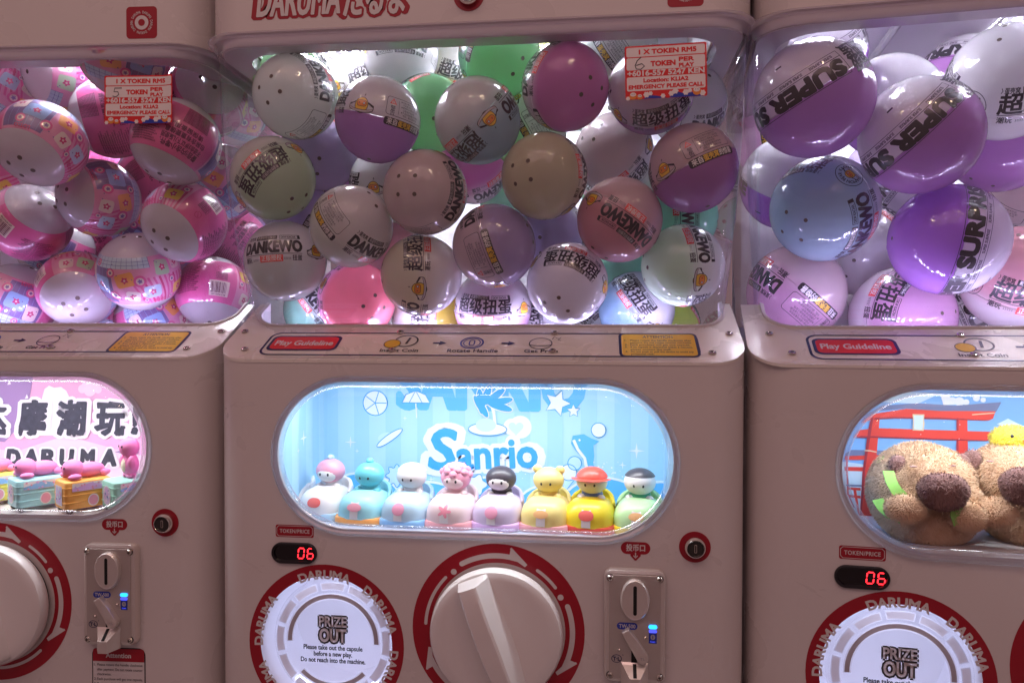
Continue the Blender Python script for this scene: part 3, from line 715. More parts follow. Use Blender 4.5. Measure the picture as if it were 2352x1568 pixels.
def shelf_print():
    b = MB(); k = Ink()
    k.poly([rrect(22.7, 2.5, 1.2, 8, .05, 3.2), rrect(22.45, 2.28, 1.0, 8, .05, 3.2)[::-1]], 'navy')
    k.poly(rrect(3.85, 1.62, .75, 8, -18.3, 3.3), 'navy', 0); k.poly(rrect(3.55, 1.34, .6, 8, -18.3, 3.3), 'red', 1)
    k.text('Play Guideline', -18.3, 3.3, .98, 'print_white', w=6.3, bold=.025, lay=2)
    # insert coin
    k.poly([circ(1.3, 36, -7.35, 3.85), circ(1.12, 36, -7.35, 3.85)[::-1]], 'ink'); k.line([(-7.25, 3.2), (-7.05, 4.55)], .26, 'ink', 1)
    k.poly(circ(.92, 30, -8.7, 3.2), 'ink', 2); k.poly(circ(.82, 30, -8.7, 3.2), 'yellow', 3)
    k.text('Insert Coin', -7.65, 1.82, .62, 'ink', w=4.0, bold=.02)
    def arrow(x): k.line([(x-.7, 3.4), (x+.1, 3.4)], .3, 'navy', 1); k.poly([(x+.0, 2.95), (x+.75, 3.4), (x+.0, 3.85)], 'navy', 1)
    arrow(-3.7); arrow(3.5)
    k.poly([circ(1.25, 40, -.3, 3.5), circ(1.08, 40, -.3, 3.5)[::-1]], 'blue_label'); k.poly([circ(.92, 40, -.3, 3.5), circ(.82, 40, -.3, 3.5)[::-1]], 'blue_label'); k.poly([rrect(.32, .6, .3, 6, -.3, 3.5), rrect(.2, .48, .2, 6, -.3, 3.5)[::-1]], 'blue_label')
    k.text('Rotate Handle', 0, 1.82, .62, 'ink', w=5.2, bold=.02)
    k.poly([circ(1.22, 40, 6.85, 3.4), circ(1.1, 40, 6.85, 3.4)[::-1]], 'ink'); k.line([(6.85+1.15*math.cos(R_(t)), 3.25-.35*math.sin(R_(t))) for t in range(0, 181, 15)], .12, 'ink', 1)
    for dx, dy in ((0, .0),): k.line([(8.0, 4.3), (8.2, 4.9), (8.5, 4.5), (8.9, 4.7), (8.6, 4.2), (8.9, 4.0)], .09, 'ink', 1)
    k.text('Get Prize', 7.0, 1.82, .62, 'ink', w=3.4, bold=.02)
    # attention plate
    k.poly(rrect(3.95, 2.5, .7, 6, 18.75, 3.2), 'navy', 1); k.poly(rrect(3.68, 2.22, .45, 6, 18.75, 3.2), 'yellow', 2)
    k.text('ATTENTION', 18.75, 4.85, .5, 'ink', w=3.0, bold=.02, lay=3)
    num = {0: '1.', 2: '2.', 3: '3.', 5: '4.'}
    for i, t in enumerate(ATT):
        if i in num: k.text(num[i], 15.4, 4.1-i*.47, .29, 'ink', align='l', bold=.02, lay=3)
        k.text(t, 15.95, 4.1-i*.47, .29, 'ink', align='l', bold=.02, lay=3, wmax=6.1)
    for i, y in enumerate((.42, .14)): k.line([(-21.5, y), (21.5, y)], .06, 'grey', 0)
    b.ink(k, SHELF, .265, .006); return b
HF = lambda u, v, w: (u, -1.5-w, v)
def header_name():
    b = MB(); k = Ink()
    for bold, mat, lay in ((.085, 'ring_red', 0), (.02, 'print_white', 2)):
        k.text('DARUMA', -17.0, 32.5, 2.9, mat, w=8.5+(bold*6 if lay == 0 else 0), bold=bold, shear=.22, lay=lay)
        k.text('だるま', -9.2, 32.45, 3.0, mat, w=6.2+(bold*5 if lay == 0 else 0), bold=bold, shear=.14, lay=lay)
    b.ink(k, HF, .02, .02); return b
def header_logo():
    b = MB(); k = Ink(); k.poly(rrect(1.66, 1.66, .42, 8), 'ring_red'); k.poly(circ(.74, 32), 'print_white', 1); k.poly(circ(.36, 28), 'ring_red', 2)
    for a in range(5): k.text('DARUMA', 0, 0, .27, 'print_white', bold=.015, polar=(1.08, a*72+36), wmax=1.15, lay=1)
    k.move(20.7, 31.72); b.ink(k, HF); return b
def price_sticker(n):
    def mk():
        b = MB(); k = Ink(); hw, hh = 3.95, 2.62
        k.poly(rrect(hw, hh, .18), 'red', 0)
        k.poly(rrect(hw-.16, .46, .16, 4, 0, 2.0), 'sticker_white', 1); k.poly(rrect(hw-.16, .60, .16, 4, 0, .84), 'sticker_white', 1); k.poly(rrect(hw-.16, .68, .16, 4, 0, -1.12), 'sticker_white', 1)
        k.text('1 X TOKEN RM5', .2, 2.0, .42, 'red', w=5.5, bold=.06, lay=2); k.text('TOKEN', -.25, .80, .46, 'red', w=2.35, bold=.06, lay=2)
        k.text('PER', 2.0, 1.1, .38, 'red', w=1.4, bold=.06, lay=2); k.text('PLAY', 2.0, .52, .36, 'red', w=1.4, bold=.055, lay=2)
        k.text('+6016-557 5247 KEN', 0, -.08, .50, 'sticker_white', w=7.4, bold=.042, lay=2)
        k.text('Location: KLIA2', 0, -.80, .36, 'red', w=4.3, bold=.055, lay=2); k.text('EMERGENCY PLEASE CALL', 0, -1.42, .36, 'red', w=7.2, bold=.055, lay=2)
        if n == '6': k.line([(-2.35, 1.5), (-2.75, 1.15), (-2.95, .7), (-2.85, .35), (-2.4, .3), (-2.05, .6), (-2.3, .85), (-2.85, .7)], .09, 'black', 3)
        else: k.line([(-1.95, 1.25), (-2.75, 1.25), (-2.85, .85), (-2.4, .85), (-2.3, .55), (-2.6, .3), (-3.0, .38)], .09, 'black', 3)
        k.poly([(-2.2, -2.6), (-1.6, -2.25), (-.9, -2.35), (.1, -2.6)], 'blue_label', 1); k.poly([(.3, -2.6), (.9, -2.0), (1.9, -2.3), (2.6, -2.15), (3.6, -2.6)], 'blue_label', 1)
        for x, y, r in ((-1.9, -2.2, .28), (-1.5, -2.1, .2), (.5, -2.2, .25), (.9, -1.98, .28), (1.9, -2.15, .28), (2.3, -2.0, .2), (3.5, -2.3, .28), (-.3, -2.4, .22), (-3.7, -2.5, .2)): k.poly(flower(r, r*.14, 6, x, y, 20), 'sticker_white', 2)
        for x, y, r in ((-3.2, -2.22, .36), (-2.55, -2.35, .26), (2.95, -2.05, .40)):
            k.poly(circ(r, 20, x, y-.05), 'ink_orange', 3); k.poly(ell(r*.8, r*.55, 18, x, y+r*.25), 'sticker_white', 4); k.line([(x-r*.4, y+r*.3), (x-r*.15, y+r*.3)], .05, 'black', 5); k.line([(x+r*.15, y+r*.3), (x+r*.4, y+r*.3)], .05, 'black', 5)
        # paper thickness and a slightly lifted right edge
        curl = lambda u: .10*max(0, u-2.2)**2*(1.2 if n == '5' else .0)
        bm, names = cut_ink(k, .5); bm.verts.index_update()
        for v in bm.verts: b.v.append((v.co.x, -(.03+.008*v.co.z)-curl(v.co.x), v.co.y))
        for f in bm.faces: b.f.append(tuple(v.index for v in f.verts)); b.m.append(b.mi(names[f.material_index])); b.sm.append(False)
        bm.free(); return b
    return mk
def gas_strut():
    b = MB(); b.tube([(-20, 3, 31.6), (-15, 17, 28.0)], .75, 'chrome', 14); b.tube([(-15, 17, 28.0), (-13.2, 22, 26.7)], .28, 'chrome', 10); return b

PART = {}
def part(name, maker, parent, key=None, loc=(0, 0, 0), rot=None):
    return shared(key or maker.__name__, maker, name, parent, loc, rot)
UP = (0, 0, 60)
def machine(m, label, digit, boards, sticker):
    o = MACH[m]
    root = empty('capsule_machine', (o[0], o[1], o[2]-60), label, 'vending machine', 'capsule vending machines standing side by side', (0, 0, YAW[m]))
    P = lambda name, mk, key=None: part(name, mk, root, key, UP)
    WX[0] = 1.15 if m == 'right' else 0.0; WC_[0] = CW[0] = WC[m]
    P('cabinet', cabinet, 'cabinet%s' % WX[0]); sh = P('shelf_panel', shelf, 'shelf%s' % WX[0]); part('guideline_print', shelf_print, sh)
    lp = P('window_lip', lip); ls = P('light_strip', led_strip_base); part('led_row', led_strip, ls, 'leds_soft' if m == 'left' else 'leds')
    P('case_interior', case_interior); P('ceiling_panel', ceiling_panel)
    for x in boards: part('ceiling_light', led_panel, root, 'led_panel', (x, 20, ZC-.05+60))
    hd = P('header', header, 'header%s' % WX[0])
    part('name_lettering', header_name, hd); part('logo_badge', header_logo, hd)
    lk = part('header_lock', lock_body, hd, 'lock_body', (.17, -1.5, 32.1))
    part('header_skirt', header_skirt, hd, 'skirt'+m)
    cc = P('case_cover', case_cover, 'cover'+m); part('cover_flange', cover_flange, cc, 'flange'+m)
    for x, v in ((-26.0, 5.75), (-24.3, 1.75), (-8.4, 5.6), (-8.37, 1.75), (8.16, 5.6), (8.15, 1.75), (26.0, 5.5), (23.8, 1.5)):
        q = SHELF(x, v, .25); part('bolt', bolt, sh, 'bolt', q)
    if sticker:
        q = at(1529, 164, -1.62) if m == 'mid' else at(320, 229, -1.62, 'left')
        st = part('price_sticker', price_sticker(sticker), root, 'sticker'+sticker, (q[0], q[1], q[2]+60), (R_(0), R_(-1.2 if m == 'mid' else 0.5), 0))
        st.scale = (.955, 1, .955)
        st['label'] = 'red and white token price sticker, handwritten %s tokens per play' % sticker
    wr = P('display_window', window_pane); part('window_rim', window_rim, wr)
    P('display_lamp', box_lamp)
    P('prize_ring', prize_ring); dr = P('prize_chamber', prize_drum); part('chamber_lamp', prize_lamp, dr); part('chamber_lamp', prize_lamp2, dr)
    pd = P('prize_door', prize_door); part('door_print', prize_print, pd)
    P('dial_ring', dial_ring); kb = P('turning_dial', dial_knob); part('dial_grip', dial_grip, kb)
    P('token_badge', token_badge); td = P('token_display', token_display); part('red_digits', digits(digit), td, 'digits'+digit)
    part('front_lock', lock_body, root, 'lock_body', (22.05, 0, -21.05+60))
    P('coin_badge', coin_badge); cp = P('coin_plate', coin_plate)
    part('coin_slot', coin_boss, cp); part('plate_print', coin_print, cp); part('coin_icon', coin_icon, cp); part('maker_mark', maker_mark, cp); part('return_chute', coin_chute, cp); part('return_lever', coin_lever, cp)
    part('indicator_lamp', coin_lamp, cp, None, CPF(1.72, .12, 1.03)); part('indicator_lamp', coin_lamp2, cp, None, CPF(1.72, -.30, 1.03))
    for sx in (-1, 1):
        for sz in (-1, 1): part('screw', screw, cp, 'screw', CPF(sx*2.35, sz*4.72, .98))
    P('attention_label', attention_label)
    return root
# ------------------------------------------------------------------ prize capsules
def sph(lon, lat, R): return (R*math.cos(lat)*math.sin(lon), -R*math.cos(lat)*math.cos(lon), R*math.sin(lat))
def wrap(ink, R, name, base=.026, dl=.006, step=6.5):
    bm, names = cut_ink(ink, step)
    nr = []
    for v in bm.verts:
        q = sph(R_(v.co.x), R_(v.co.y), 1.0); nr.append(q); v.co = Vector(q)*(R+base+dl*v.co.z)*S
    me = bpy.data.meshes.new(name); bm.to_mesh(me); bm.free()
    for n_ in names: me.materials.append(MATS[n_])
    me.polygons.foreach_set('use_smooth', [True]*len(me.polygons)); me.update()
    me.normals_split_custom_set_from_vertices(nr)
    return me
def saturn(k, cx, cy, s=1.0, rot=0):
    """ringed yellow planet emblem with an orange visor"""
    q = Ink(); e = lambda a, b, x=0, y=0: ell(a, b, 26, x, y)
    q.poly(e(9.2, 10.6), 'ink', 0); q.poly(e(8.3, 9.7), 'ink_yellow', 1)
    vis = rrect(6.4, 3.6, 3.4, 5, .2, 2.2); q.poly(rrect(7.0, 4.2, 3.8, 5, .2, 2.2), 'ink', 2); q.poly(vis, 'ink_orange', 3)
    q.poly(e(1.7, 1.9, 3.4, 2.4), 'ink', 4); q.poly(e(1.1, 1.2, 3.4, 2.4), 'ink_white', 5); q.line([(-3.6, 3.4), (-2.2, 2.4), (-3.6, 1.4)], .8, 'ink', 4)
    band = lambda g: [(17.0*math.cos(R_(t)), -2.5-(5.2)*math.sin(R_(t))+g*(3.1)) for t in range(-4, 185, 12)]
    o = band(.6); i = band(-.6)
    q.poly(o+i[::-1], 'ink', 6)
    o2 = [(x*.955, y*1.0-.7) for x, y in o]; i2 = [(x*.955, y+.7) for x, y in i]
    q.poly(o2+i2[::-1], 'ink_grey', 7)
    for sx in (-1, 1): q.poly([(sx*16.6, 1.2), (sx*16.9, -2.0), (sx*8.6, 5.0), (sx*8.8, 2.6)] if sx < 0 else [(16.6, 1.2), (8.6, 5.0), (8.8, 2.6), (16.9, -2.0)], 'ink', 0)
    q.poly([(2.0, 16.2), (.3, 13.6), (1.5, 13.9), (.7, 11.4), (3.0, 14.4), (1.8, 14.2)], 'ink', 1)
    q.move(cx, cy, rot, s); k.merge(q)
def emblem(k, cx, cy):
    k.poly([circ(15, 40, cx, cy), circ(14.3, 40, cx, cy)[::-1]], 'ink', 0)
    k.text('DAMON BEAR', cx, cy, 3.4, 'ink', bold=.02, polar=(10.2, -40), wmax=36); k.text('KACHA', cx, cy, 3.4, 'ink', bold=.02, polar=(10.2, 110), wmax=20)
    q = Ink(); saturn(q, cx, cy-.5, .58); k.merge(q)
def banner(k, cx, main, big):
    k.text(main, cx, 12.5, 15.5, 'ink', w=86, bold=.05 if main[0] == 'D' else .026, lay=1)
    k.line([(cx-43, 1.8), (cx-20, 1.8), (cx, 1.8), (cx+20, 1.8), (cx+43, 1.8)], .7, 'ink')
    k.text('潮玩', cx-36, -4.2, 5.6, 'ink', w=13, bold=.02); k.text('›››››', cx-22.5, -4.2, 5, 'ink', w=9, bold=.0)
    k.poly(rrect(16, 4.6, .6, 2, cx+1, -4.2), 'ink_red', 1); k.text('正版授权', cx+1, -4.0, 5.6, 'ink_white', w=28, bold=.02, lay=2)
    k.text('‹‹‹‹‹', cx+23, -4.2, 5, 'ink', w=9, bold=.0); k.text('扭蛋', cx+36, -4.2, 5.6, 'ink', w=13, bold=.02)
    k.text('蛋壳窝', cx-33, 26, 4.3, 'ink', w=14, bold=.02); k.line([(cx-43, 28.4), (cx-41.6, 26), (cx-43, 23.6)], .7, 'ink')
    k.poly(rrect(16.5, 3.3, .6, 2, cx-7, 26), 'ink', 1); k.text('希望你可以快乐!', cx-7, 26.1, 3.7, 'ink_white', w=29, bold=.01, lay=2)
    k.poly([rrect(15, 3.2, .4, 2, cx+28, 26), rrect(14.4, 2.6, .3, 2, cx+28, 26)[::-1]], 'ink', 1); k.text('DKW KACHA', cx+25.6, 26, 3.2, 'ink', w=21, bold=.02)
    k.poly(para(1.9, 2.8, cx+40.8, 26), 'ink', 1)
WARN = ['内含小部件有窒息危险,', '不适合3岁以下儿童玩耍!', '使用时必须有成人在场,', '以便监护和指导!', '产品包装图案仅供参考,', '不同，请以实物为准!']
def print_a(big=False):
    k = Ink()
    banner(k, 0, 'DANKEWO', big); banner(k, 135, '超级扭蛋', big)
    if big: emblem(k, 67, 8); emblem(k, 203, 8)
    else: saturn(k, 67, 6); saturn(k, 203, 6)
    cx, cy = 268, 15
    k.poly([rrect(33, 12.5, 4, 5, cx, cy), rrect(32.4, 11.9, 3.6, 5, cx, cy)[::-1]], 'ink', 0)
    k.poly([[(cx-29, cy+2.5), (cx-19, cy+2.5), (cx-24, cy+10.5)], [(cx-27, cy+3.6), (cx-24, cy+8.4), (cx-21, cy+3.6)]], 'ink_red', 1); k.text('!', cx-24, cy+5.5, 3.2, 'ink_red', bold=.02)
    k.text('警', cx-24, cy-3, 5, 'ink', bold=.0); k.text('告', cx-24, cy-8.6, 5, 'ink', bold=.0); k.line([(cx-15.5, cy-9), (cx-15.5, cy+9)], .4, 'ink')
    for i, t in enumerate(WARN): k.text(('★' if i % 2 == 0 else '')+t, cx-12.5 if i % 2 == 0 else cx-9.2, cy+8.6-i*3.5, 2.1, 'ink', align='l', wmax=42, bold=.01)
    k.poly(rrect(33, 5.0, 3, 4, cx, -5.2), 'ink', 0); k.text('来自', cx-22, -5, 6, 'ink_white', w=14, bold=.02); k.text('蛋壳窝', cx-3, -5, 6, 'ink_yellow', w=21, bold=.02); k.text('的惊喜', cx+19, -5, 6, 'ink_white', w=20, bold=.02)
    return k
def print_b():
    k = Ink(); L = lambda v, w_: k.line([(x, v) for x in range(-50, 156, 8)], w_, 'ink')
    k.text('SUPER SURPRISE', 52, -9.3, 14, 'ink', w=196, bold=.08, lay=1)
    L(.2, .6); L(-19, .6); L(-25.5, .5)
    for i in range(6): k.text('SUPER SURPRISE', -30+i*32.5, -22.2, 2.9, 'ink', w=25, bold=.02)
    k.line([(-50, .2), (-50, -25.5)], .6, 'ink')
    k.text('超级', -70, -5.5, 13, 'ink', w=31, bold=.03); k.text('扭蛋', -70, -20.5, 13, 'ink', w=31, bold=.03)
    saturn(k, -120, -8, .8); k.poly(para(4.5, 1, 175, -30), 'ink'); k.poly(para(4.5, 1, 10, -44), 'ink')
    return k
def strips(u0, u1, v0, v1): return [(u0, v0), (u1, v0), (u1, v1), (u0, v1)]
pbr('film_pink', (.76, .14, .36), .3, coat=1, coat_rough=.04, var=.16, vscale=45)
pbr('film_light', (.80, .36, .54), .3, coat=1, coat_rough=.04, var=.2, vscale=60)
pbr('film_blue', (.32, .52, .82), .3, coat=1, coat_rough=.04); pbr('film_violet', (.22, .16, .36), .3, coat=1, coat_rough=.04)
pbr('film_yellow', (.86, .66, .12), .3, coat=1, coat_rough=.04); pbr('film_green', (.48, .74, .45), .3, coat=1, coat_rough=.04)
pbr('film_cream', (.84, .74, .66), .3, coat=1, coat_rough=.04); pbr('film_rose', (.62, .06, .20), .3, coat=1, coat_rough=.04); pbr('film_ink', (.16, .02, .08), .35, coat=1)
pbr('film_sky', (.55, .72, .86), .3, coat=1, coat_rough=.04); pbr('film_deep', (.10, .14, .45), .3, coat=1, coat_rough=.04); pbr('film_orange', (.88, .42, .14), .3, coat=1, coat_rough=.04)
LINES = ['警告!内含小零件,', '不适合3岁以下儿童使用', '包装含有重要信息,', '请保留备用。']
def print_c():
    k = Ink(); rnd = random.Random(3)
    k.poly(strips(-95, 85, -36, 38), 'film_pink', -2); k.poly(strips(85, 265, -36, 38), 'film_light', -2)
    # text side: warning lines, small print and a barcode
    for i, t in enumerate(LINES): k.text(t, -52, 26-i*9, 5.4 if i else 6.4, 'film_ink', wmax=56, bold=.02)
    for i in range(13): k.text('请将包装保留备用产品颜色以实物为准执行标准', -58, -9-i*2.1 if 0 else -10-i*2.0, 1.15, 'film_ink', wmax=58, bold=.03)
    for i in range(17): k.text('生产商地址电话请在成人监护下使用本产品材质塑料', 4, 30-i*3.0, 1.6, 'film_ink', wmax=46-6*(i % 3), bold=.02)
    k.poly(rrect(15, 12, .5, 2, 58, -14), 'film_cream', 0); x = 46
    while x < 69:
        w_ = rnd.choice((.5, .8, 1.3)); k.poly(para(w_/2, 8.5, x, -12.5), 'film_ink', 1); x += w_+rnd.choice((.5, .8, 1.2))
    k.text('6971459413748', 58, -23.5, 2.3, 'film_ink', wmax=24); k.poly([circ(5, 24, 58, 22), circ(4.2, 24, 58, 22)[::-1]], 'film_rose', 0); k.line([(54.6, 25), (61.4, 19)], .8, 'film_rose')
    for i in range(5): k.text('产品名称潮玩扭蛋', 60, 12-i*2.6, 1.5, 'film_ink', wmax=26, bold=.02)
    # picture side: pink stripes, blue tiles, bright cards, round badges and blossoms (no characters)
    for i in range(12): k.poly([(88+i*6.2, 38), (91+i*6.2, 38), (93+i*8, -6), (89.5+i*8, -6)], 'film_rose' if i % 3 == 0 else 'film_pink', -1)
    k.poly(strips(150, 262, -36, -20), 'film_sky', 0); k.poly(strips(205, 262, -20, 34), 'film_violet', 0)
    for i in range(15): k.line([(150+i*8, -36), (150+i*8, -20)], .5, 'film_deep', 1)
    for v in (-30, -25): k.line([(u, v) for u in range(150, 263, 8)], .5, 'film_deep', 1)
    for i in range(7): k.line([(205+i*8, -20), (205+i*8, 34)], .35, 'film_blue', 1)
    cards = [(104, 18, 12, 9, 'film_yellow', 8), (132, -18, 11, 11, 'film_green', -6), (150, 16, 12, 10, 'film_sky', 5), (178, 22, 10, 9, 'film_cream', -8), (186, -4, 13, 10, 'film_orange', 14), (224, 4, 14, 12, 'film_blue', -4), (248, -8, 9, 12, 'film_cream', 4), (106, -20, 10, 9, 'film_cream', 0)]
    for cx, cy, a, c, m_, r in cards:
        q = Ink(); q.poly(rrect(a, c, 4, 4), m_, 2); q.poly(flower(4.2, 1.2, 5, 0, 0, 20), 'film_rose', 3); q.poly(circ(1.5, 10), 'film_cream', 4); q.move(cx, cy, r); k.merge(q)
    for cx, cy, r in ((120, 2, 6), (166, -2, 8.5), (205, 20, 7.5), (206, -14, 6.5), (238, 22, 6.5), (160, 30, 5), (118, 30, 5), (232, -26, 5), (94, 2, 6)):
        k.poly(circ(r, 20, cx, cy), 'film_pink', 4); k.poly(circ(r*.62, 16, cx, cy), 'film_cream', 5); k.poly(flower(r*.34, r*.1, 5, cx, cy, 16), 'film_violet', 6)
    for i in range(26): k.poly(circ(.9, 8, 90+rnd.random()*170, -30+rnd.random()*64), 'film_violet', 7)
    k.text('LOTSO', 232, 33, 5, 'film_rose', w=22, bold=.05, lay=6); k.text('LOTSO', 140, 32, 4.5, 'film_rose', w=20, bold=.05, lay=6)
    return k
def half(R, up, mat, holes):
    b = MB(); a0, a1 = (-2.6, 90) if up else (-90, -3.2)
    b.ball((0, 0, 0), R, mat, 56, 22, lat0=a0, lat1=a1)
    sgn = 1 if up else -1
    n, colat, hr = holes
    pts = [(45+360*k/n, colat) for k in range(n)]
    for lon, cl in pts:
        c = Vector(sph(R_(lon), R_(sgn*(90-cl)), 1)); t = c.cross(Vector((0, 0, 1))).normalized(); e = c.cross(t)
        fn = lambda u, v, w: tuple((c*(R+w)+t*u+e*v))
        b.loft([[fn(u, v, w) for u, v in circ(r, 14)] for r, w in ((hr*1.25, -.03), (hr*1.12, .02), (hr, .015))], mat)
        b.fill([circ(hr, 14)], .012, 'vent_dark', fn)
    return b
pbr('vent_dark', (.10, .075, .06), .6)
CAPS = []
def capsule(mach, kind, px, py, r, lon, lat, roll, cn, cs, soft, label, group=None):
    CAPS.append(dict(m=mach, k=kind, px=px, py=py, r=r, lon=lon, lat=lat, roll=roll, cn=cn, cs=cs, soft=soft, label=label, group=group))
RAD = {'A': 4.42, 'A2': 5.75, 'B': 5.75, 'C': 4.72}
M_, L_, Q_ = 'mid', 'left', 'right'
A = lambda *a, **k: capsule('mid', 'A', *a, **k)
# middle case, front layer
A(680, 222, 97, -48, 52, -80, 'white', 'pale', .02, 'white two-hole capsule at upper left of middle case, lettering down its right side')
A(868, 276, 98, 228, -8, 12, 'white', 'purple', .02, 'white over purple capsule with planet emblem, top left of middle case')
A(1097, 278, 97, 80, -2, 135, 'blue', 'white', .5, 'white and pale blue capsule with tilted planet emblem, just left of a purple capsule')
A(1298, 200, 97, -25, -52, -80, 'white', 'rose', .25, 'purple pink capsule with its plain cap facing out, upper centre of middle case')
A(1495, 208, 103, 122, 52, -8, 'white', 'purple', .04, 'white capsule right behind the price sticker of the middle case')
A(1600, 387, 101, 238, -10, -25, 'blush', 'purple', .03, 'white over purple capsule with planet emblem at the right edge of middle case')
A(628, 410, 99, 132, 36, 135, 'sage', 'white', .35, 'white and pale green capsule at left edge of middle case, diagonal lettering')
A(977, 442, 94, -20, 62, -70, 'blush', 'white', .3, 'blush capsule with two vent holes and a plain face, centre left of middle case')
A(1250, 405, 98, 22, -58, 100, 'white', 'cream', .3, 'cream capsule with two dark vent holes, centre of middle case')
A(1423, 505, 100, 14, 15, 215, 'pink', 'blush', .4, 'blush pink capsule with upside-down black brand word, right of centre in middle case')
A(808, 520, 96, -55, 25, 45, 'white', 'pale', .3, 'white capsule with boxed warning print and black pill label, left centre of middle case')
A(648, 600, 97, 20, -9, -3, 'white', 'pale', .3, 'white and pale green capsule with upright black brand word, lower left of middle case')
A(1135, 565, 95, -85, -12, -110, 'blush', 'lavender', .35, 'blush and lavender capsule with sideways warning box, below centre of middle case')
A(968, 632, 93, 86, 4, -88, 'cream', 'white', .4, 'yellow and white capsule with planet emblem below sideways lettering, lower middle case')
A(819, 690, 90, 60, -62, -70, 'palepink', 'red', .25, 'red capsule with pink rim at the bottom of middle case')
A(1303, 650, 94, 128, 50, 205, 'white', 'blush', .3, 'plain white capsule with lettering round its top edge, lower middle case')
A(1584, 610, 97, 46, -18, 88, 'white', 'sage', .3, 'green and white capsule with planet emblem at lower right of middle case')
A(1132, 707, 90, 150, 12, 0, 'white', 'palepink', .3, 'white capsule with big upright black characters resting on the light strip, middle case')
A(1462, 710, 90, 160, 2, 55, 'white', 'sky', .3, 'sky blue and white capsule with planet emblem at the bottom of middle case')
A(696, 712, 88, 24, 10, 50, 'white', 'mint', .3, 'mint capsule with slanted brand word behind the red capsule, bottom left of middle case')
# middle case, second layer
A(1147, 128, 88, -95, -48, -60, 'mint', 'green', .3, 'green capsule with one vent hole under the top edge of middle case')
A(985, 262, 84, -40, -64, -60, 'mint', 'green', .3, 'green capsule with two vent holes behind the blue and white one')
A(920, 122, 88, 0, 30, 180, 'white', 'white', .1, 'white capsule with upside-down brand word at the top of middle case')
A(1030, 140, 84, 110, 6, 15, 'white', 'lime', .2, 'lime and white capsule with one big character between two capsules at the top')
A(822, 208, 80, 100, -10, -20, 'white', 'yellow', .1, 'bright yellow capsule behind the white over purple one, top left')
A(1410, 352, 96, 115, -38, 135, 'white', 'blush', .3, 'white and blush capsule half hidden under the capsule with the sticker')
A(1418, 110, 86, 272, 14, 55, 'white', 'white', .1, 'white capsule with warning text right behind the purple pink capsule')
A(1330, 96, 80, 200, -20, 30, 'white', 'lime', .1, 'lime and white capsule peeking out above the purple pink capsule')
A(1628, 265, 88, 300, 40, 20, 'white', 'white', .1, 'plain white capsule right of the sticker in the middle case')
A(736, 350, 84, 30, -66, 40, 'white', 'lavender', .2, 'lavender capsule behind the green and white one, left of middle case')
A(812, 395, 82, 262, 0, 80, 'white', 'purple', .1, 'purple capsule deep behind, between the planet capsule and the blush one')
A(880, 412, 82, 225, 10, -10, 'white', 'pale', .3, 'white and green capsule left behind the blush capsule, middle case')
A(770, 452, 86, 118, 22, 175, 'yellow', 'white', .3, 'yellow edged white capsule behind the warning box capsule')
A(1262, 540, 84, 60, -60, 60, 'white', 'lavender', .3, 'pale lavender capsule with one vent hole behind the centre, middle case')
A(1452, 608, 82, 20, -38, 10, 'white', 'mint', .2, 'mint capsule below the blush pink one with the brand word')
A(1560, 500, 80, 20, 0, 90, 'mint', 'mint', .1, 'mint capsule with vertical brand word between two capsules at right')
A(1612, 722, 84, 90, -60, 20, 'mint', 'lime', .2, 'lime yellow capsule at the bottom right corner of middle case')
A(985, 735, 82, 140, 2, -85, 'white', 'yellow', .2, 'white and yellow capsule with sideways red label at the bottom centre')
A(1235, 745, 82, 140, 20, 80, 'white', 'lavender', .2, 'pale lavender capsule low behind the plain white one')
A(612, 722, 84, 270, 62, 0, 'white', 'white', .1, 'plain white capsule in the bottom left corner of middle case')
A(1213, 300, 80, 262, 0, 60, 'white', 'green', .2, 'white and green capsule with warning text behind, between blue and purple capsules')
A(1085, 385, 84, 30, -40, 160, 'white', 'rose', .3, 'dull pink capsule in the dark gap at the centre of middle case')
A(1180, 470, 84, 200, -40, 30, 'white', 'mint', .3, 'mint capsule in the dark gap under the cream one')
A(1668, 520, 84, 90, 60, 20, 'white', 'white', .1, 'plain white capsule behind, at the right edge of middle case')
A(560, 262, 78, 10, -50, 30, 'white', 'green', .1, 'green capsule at the far left behind the corner of middle case')
A(900, 560, 84, 200, -40, 90, 'white', 'pink', .2, 'pink capsule buried between the warning box capsule and the yellow one')
A(1395, 700, 84, 330, 20, 150, 'white', 'blue', .3, 'blue capsule low behind the sky blue one')
# left case
B = lambda *a, **k: capsule('left', 'C', *a, 'white', 'white', .1, **k)
B(95, 330, 102, 195, 44, 215, label='pink printed capsule with a white cap and two holes, left edge of left case')
B(258, 272, 98, -35, 6, 75, label='pink capsule covered in small print under the left case sticker')
B(437, 326, 104, -45, 20, 205, label='bright pink capsule with warning lines at the right of left case')
B(228, 455, 99, 190, 32, -90, label='capsule with white cap at its left and colourful cards, centre of left case')
B(425, 510, 98, 60, 42, -130, label='pink barcode capsule showing four holes in its white cap, right centre of left case')
B(68, 512, 104, 30, -42, 210, label='pink capsule with a white cap on top and barcode below, left edge of left case')
B(320, 624, 100, 165, -16, 172, label='capsule with round badges and cards, lower centre of left case')
B(180, 664, 97, 130, -62, 10, label='capsule with plain white four-hole cap facing out, bottom of left case')
B(490, 672, 94, 50, -22, 5, label='pink barcode capsule with white cap below, bottom right of left case')
B(40, 690, 96, 225, 6, 20, label='violet tiled capsule in the bottom left corner of left case')
B(150, 172, 96, 120, -20, 90, label='striped pink capsule with white cap at its left, top of left case')
B(12, 200, 96, 150, 5, 30, label='pink and yellow carded capsule in the top left corner of the frame')
B(474, 225, 82, 20, 58, 15, label='capsule with plain white cap behind the bright pink one, top right of left case')
B(352, 735, 90, 225, 0, 150, label='printed capsule lying low between two white caps, bottom of left case')
